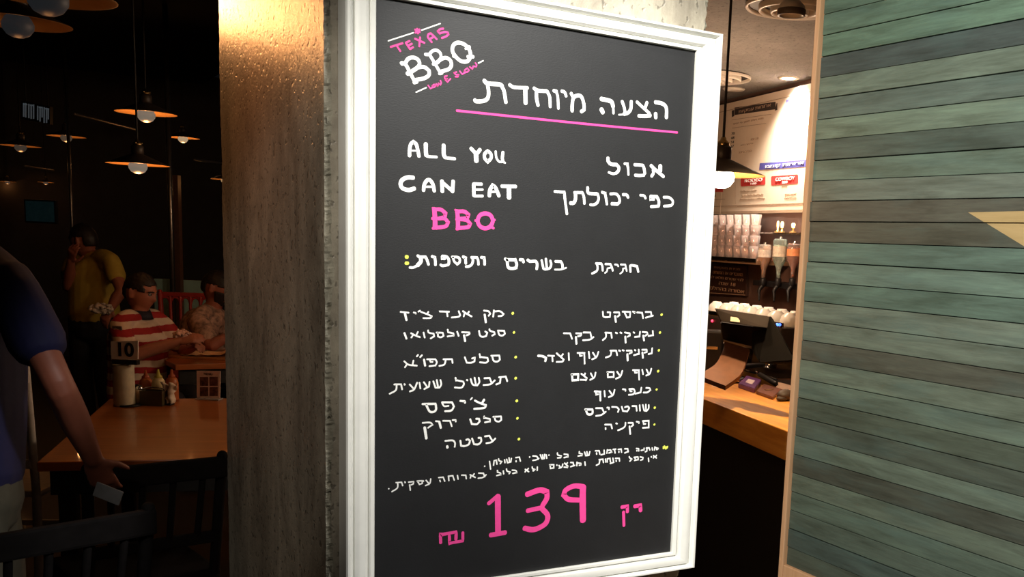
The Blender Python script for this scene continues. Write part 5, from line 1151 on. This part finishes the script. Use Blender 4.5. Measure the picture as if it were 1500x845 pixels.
# -- second man leaning on the far table, half hidden by the column
D = 7.35
org = at(318, 560, D + .1); org.z = 0
f = (RGT * .95 + FWD * .1 - UP * .28).normalized(); f0 = Vector((f.x, f.y, 0)).normalized(); sd = f0.cross(UP)
hc = at(318, 421, D); nb = at(309, 452, D + .02); ch = at(297, 480, D + .02); pv = at(300, 545, D + .08)
shR = at(290, 470, D - .17); shL = at(315, 466, D + .2); elR = at(308, 506, D - .30); wrR = at(336, 492, D - .26); elL = at(335, 505, D + .2); wrL = at(350, 490, D)
R_, c_ = head_frame(hc, f)
mb = MB()
torso(mb, [pv, pv.lerp(ch, .5), ch, nb + Vector((0, 0, -.05)), nb], [(.17, .13), (.175, .135), (.18, .13), (.12, .09), (.06, .058)], sd)
mb.tube([nb + Vector((0, 0, -.02)), hc + Vector((0, 0, -.06))], [.056, .054], 14); add_head(mb, R_, c_)
for s, e, w, th in ((shR, elR, wrR, 1), (shL, elL, wrL, -1)): arm(mb, s, e, w); add_hand(mb, w, w - e, -UP * .4 + FWD * .7 * th, th, .9)
for s in (1, -1):
    h = pv + sd * .09 * s; kn = h + f0 * .43; an = kn.copy(); an.z = .08; leg(mb, h, kn, an, an + f0 * .17 - Vector((0, 0, .045)))
P2 = finish(mb, 'bearded man in a mottled grey shirt leaning on the far table beside the column', org, M_SKIN2)
add_face(P2, R_, c_, org); add_hair(P2, R_, c_, org, M_HAIRB, beard=True, line=.5)
g = MB(); torso(g, [pv + Vector((0, 0, -.04)), pv.lerp(ch, .5), ch, nb + Vector((0, 0, -.055)), nb + Vector((0, 0, -.012))], [(.19, .15), (.195, .155), (.205, .15), (.14, .105), (.07, .068)], sd)
yoke(g, shR, nb, shL, .062, .065)
for s, e in ((shR, elR), (shL, elL)): g.tube([s.lerp(ch, .3), s, s.lerp(e, .45), s.lerp(e, .68)], [.065, .072, .074, .074], 16, smooth_path=4)
garment(g, 'shirt', mat('mottled_shirt', (.40, .24, .17), .85, var=.75, vscale=26), P2, org)
g = MB()
for s in (1, -1):
    h = pv + sd * .09 * s; kn = h + f0 * .43; an = kn.copy(); an.z = .09; g.tube([h, h.lerp(kn, .5), kn, kn.lerp(an, .4), an], [.098, .088, .07, .066, .058], 14, smooth_path=4)
g.tube([pv + Vector((0, 0, .03)), pv + Vector((0, 0, -.07))], [(.185, .14), (.18, .14)], 18, side=sd); garment(g, 'trousers', M_PANTS, P2, org)
t = thing('dining_chair', 'dark chair under the bearded man', 'chair', (pv.x, pv.y, 0), math.atan2(-f0.x, f0.y))
zs = pv.z - .1; MB().box((-.21, -.21, zs - .05), (.21, .22, zs - .02), .012).build('seat', M_BWOOD, t)
for sx in (-1, 1):
    for sy in (-1, 1): MB().tube([(sx * .18, sy * .18, 0), (sx * .18, sy * .18, zs - .04)], .018, 8).build('leg', M_BWOOD, t, True)

# -- man in yellow standing, seen from behind his right side
D = 7.6
org = at(140, 500, D); org.z = 0
f = (FWD * .25 - RGT * .95 ).normalized(); f0 = f; sd = f0.cross(UP)
f = (f - UP * .15).normalized()
hc = at(122, 352, D); nb = at(136, 376, D + .01); ch = at(139, 398, D); bl2 = at(137, 428, D); pv = at(138, 462, D)
shA = at(163, 383, D - .14); shB = at(106, 386, D + .12); elA = at(177, 425, D - .22); wrA = at(162, 452, D - .24); elB = at(100, 420, D - .05); wrB = at(104, 382, D - .22)
R_, c_ = head_frame(hc, f)
def yleg(s): 
    h = pv + RGT * .085 * s; kn = h + f0 * .03; kn.z = .48; an = h + FWD * .02; an.z = .08; return h, kn, an
mb = MB(); torso(mb, [pv, bl2, ch, nb + Vector((0, 0, -.06)), nb], [(.165, .115), (.155, .11), (.18, .115), (.13, .08), (.056, .055)], RGT)
mb.tube([nb + Vector((0, 0, -.02)), hc + Vector((0, 0, -.06))], [.055, .052], 14); add_head(mb, R_, c_)
for s, e, w, th in ((shA, elA, wrA, 1), (shB, elB, wrB, -1)): arm(mb, s, e, w); add_hand(mb, w, w - e, FWD * .8 - UP * .2, th, .8)
for s in (1, -1): h, kn, an = yleg(s); leg(mb, h, kn, an, an + f0 * .17 - Vector((0, 0, .045)))
P3 = finish(mb, 'standing person in a yellow polo shirt and dark trousers', org, M_SKIN2)
add_face(P3, R_, c_, org); add_hair(P3, R_, c_, org, M_HAIRB)
g = MB(); torso(g, [pv + Vector((0, 0, .0)), bl2, ch, nb + Vector((0, 0, -.065)), nb + Vector((0, 0, -.012))], [(.185, .135), (.175, .13), (.195, .13), (.145, .095), (.066, .064)], RGT)
yoke(g, shA, nb, shB, .062, .065)
for s, e in ((shA, elA), (shB, elB)): g.tube([s.lerp(ch, .3), s, s.lerp(e, .5)], [.055, .060, .066], 16, smooth_path=4)
garment(g, 'shirt', mat('yellow_cloth', (.50, .36, .05), .8, var=.08), P3, org)
g = MB()
for s in (1, -1): h, kn, an = yleg(s); g.tube([h, h.lerp(kn, .5), kn, kn.lerp(an, .4), an], [.098, .088, .072, .068, .06], 14, smooth_path=4)
g.tube([pv + Vector((0, 0, .02)), pv + Vector((0, 0, -.09))], [(.172, .125), (.178, .13)], 18, side=RGT); garment(g, 'trousers', M_PANTS, P3, org)
t = tag(MB().ball((0, 0, 0), (.08, .035, .036), 40).build('cleaning_cloth', mat('pale_cloth', (.62, .5, .4), .85, bmp=.5, vscale=40), None, True), 'pale cloth in the hand of the person in yellow', 'cloth'); t.location = at(149, 452, D - .3); crumple(t, .016, 34)

# -- person in navy close by at the left edge, arm reaching down with a white slip
D = 3.0
org = at(-45, 800, D); org.z = 0
f0 = (RGT * .9 + FWD * .35).normalized(); sd = f0.cross(UP); f = (f0 - UP * .3).normalized()
hc = at(-112, 300, D); nb = at(-82, 356, D); ch = at(-48, 446, D); bl2 = at(-42, 572, D); pv = at(-46, 690, D)
shA = at(10, 412, D - .15); shB = at(-90, 400, D + .2); elA = at(84, 560, D - .18); wrA = at(136, 672, D - .02); elB = at(-110, 560, D + .2); wrB = at(-80, 690, D + .2)
R_, c_ = head_frame(hc, f)
def bleg(s):
    h = pv + sd * .09 * s; kn = h + f0 * .04; kn.z = .48; an = h - f0 * .01; an.z = .08; return h, kn, an
mb = MB(); torso(mb, [pv, bl2, ch, nb + Vector((0, 0, -.06)), nb], [(.165, .12), (.16, .12), (.185, .125), (.13, .085), (.058, .056)], sd)
mb.tube([nb + Vector((0, 0, -.02)), hc + Vector((0, 0, -.06))], [.057, .054], 14); add_head(mb, R_, c_)
for s, e, w, th in ((shA, elA, wrA, 1), (shB, elB, wrB, -1)): arm(mb, s, e, w); add_hand(mb, w, w - e, -RGT * .2 + FWD * .7, th, .7)
for s in (1, -1): h, kn, an = bleg(s); leg(mb, h, kn, an, an + f0 * .17 - Vector((0, 0, .045)))
P4 = finish(mb, 'person in a navy T-shirt close by at the left edge, one arm reaching down', org, mat('deep_tan_skin', (.21, .062, .034), .55, var=.08, vscale=20))
add_face(P4, R_, c_, org); add_hair(P4, R_, c_, org, M_HAIRB)
g = MB(); torso(g, [pv + Vector((0, 0, .0)), bl2, ch, nb + Vector((0, 0, -.065)), nb + Vector((0, 0, -.012))], [(.185, .14), (.18, .14), (.205, .145), (.145, .10), (.068, .066)], sd)
yoke(g, shA, nb, shB, .062, .065)
for s, e in ((shA, elA), (shB, elB)): g.tube([s.lerp(ch, .4), s, s.lerp(e, .6)], [.062, .066, .074], 16, smooth_path=4)
garment(g, 'shirt', mat('navy_cloth', (.004, .0045, .04), .8, var=.1), P4, org)
g = MB()
for s in (1, -1): h, kn, an = bleg(s); g.tube([h, h.lerp(kn, .5), kn, kn.lerp(an, .4), an], [.10, .09, .074, .07, .062], 14, smooth_path=4)
g.tube([pv + Vector((0, 0, .02)), pv + Vector((0, 0, -.09))], [(.175, .13), (.18, .135)], 18, side=sd); garment(g, 'trousers', mat('olive_trousers', (.05, .045, .03), .85), P4, org)
p = at(156, 722, D); t = tag(MB().box((-.035, -.003, -.022), (.045, .003, .022), .002, M=Matrix.Rotation(yaw, 4, 'Z') @ Matrix.Rotation(.35, 4, 'Y')).build('paper_slip', mat('white_slip', (.2, .2, .21), .7)), 'white paper slip held by the person in navy', 'paper'); t.location = p
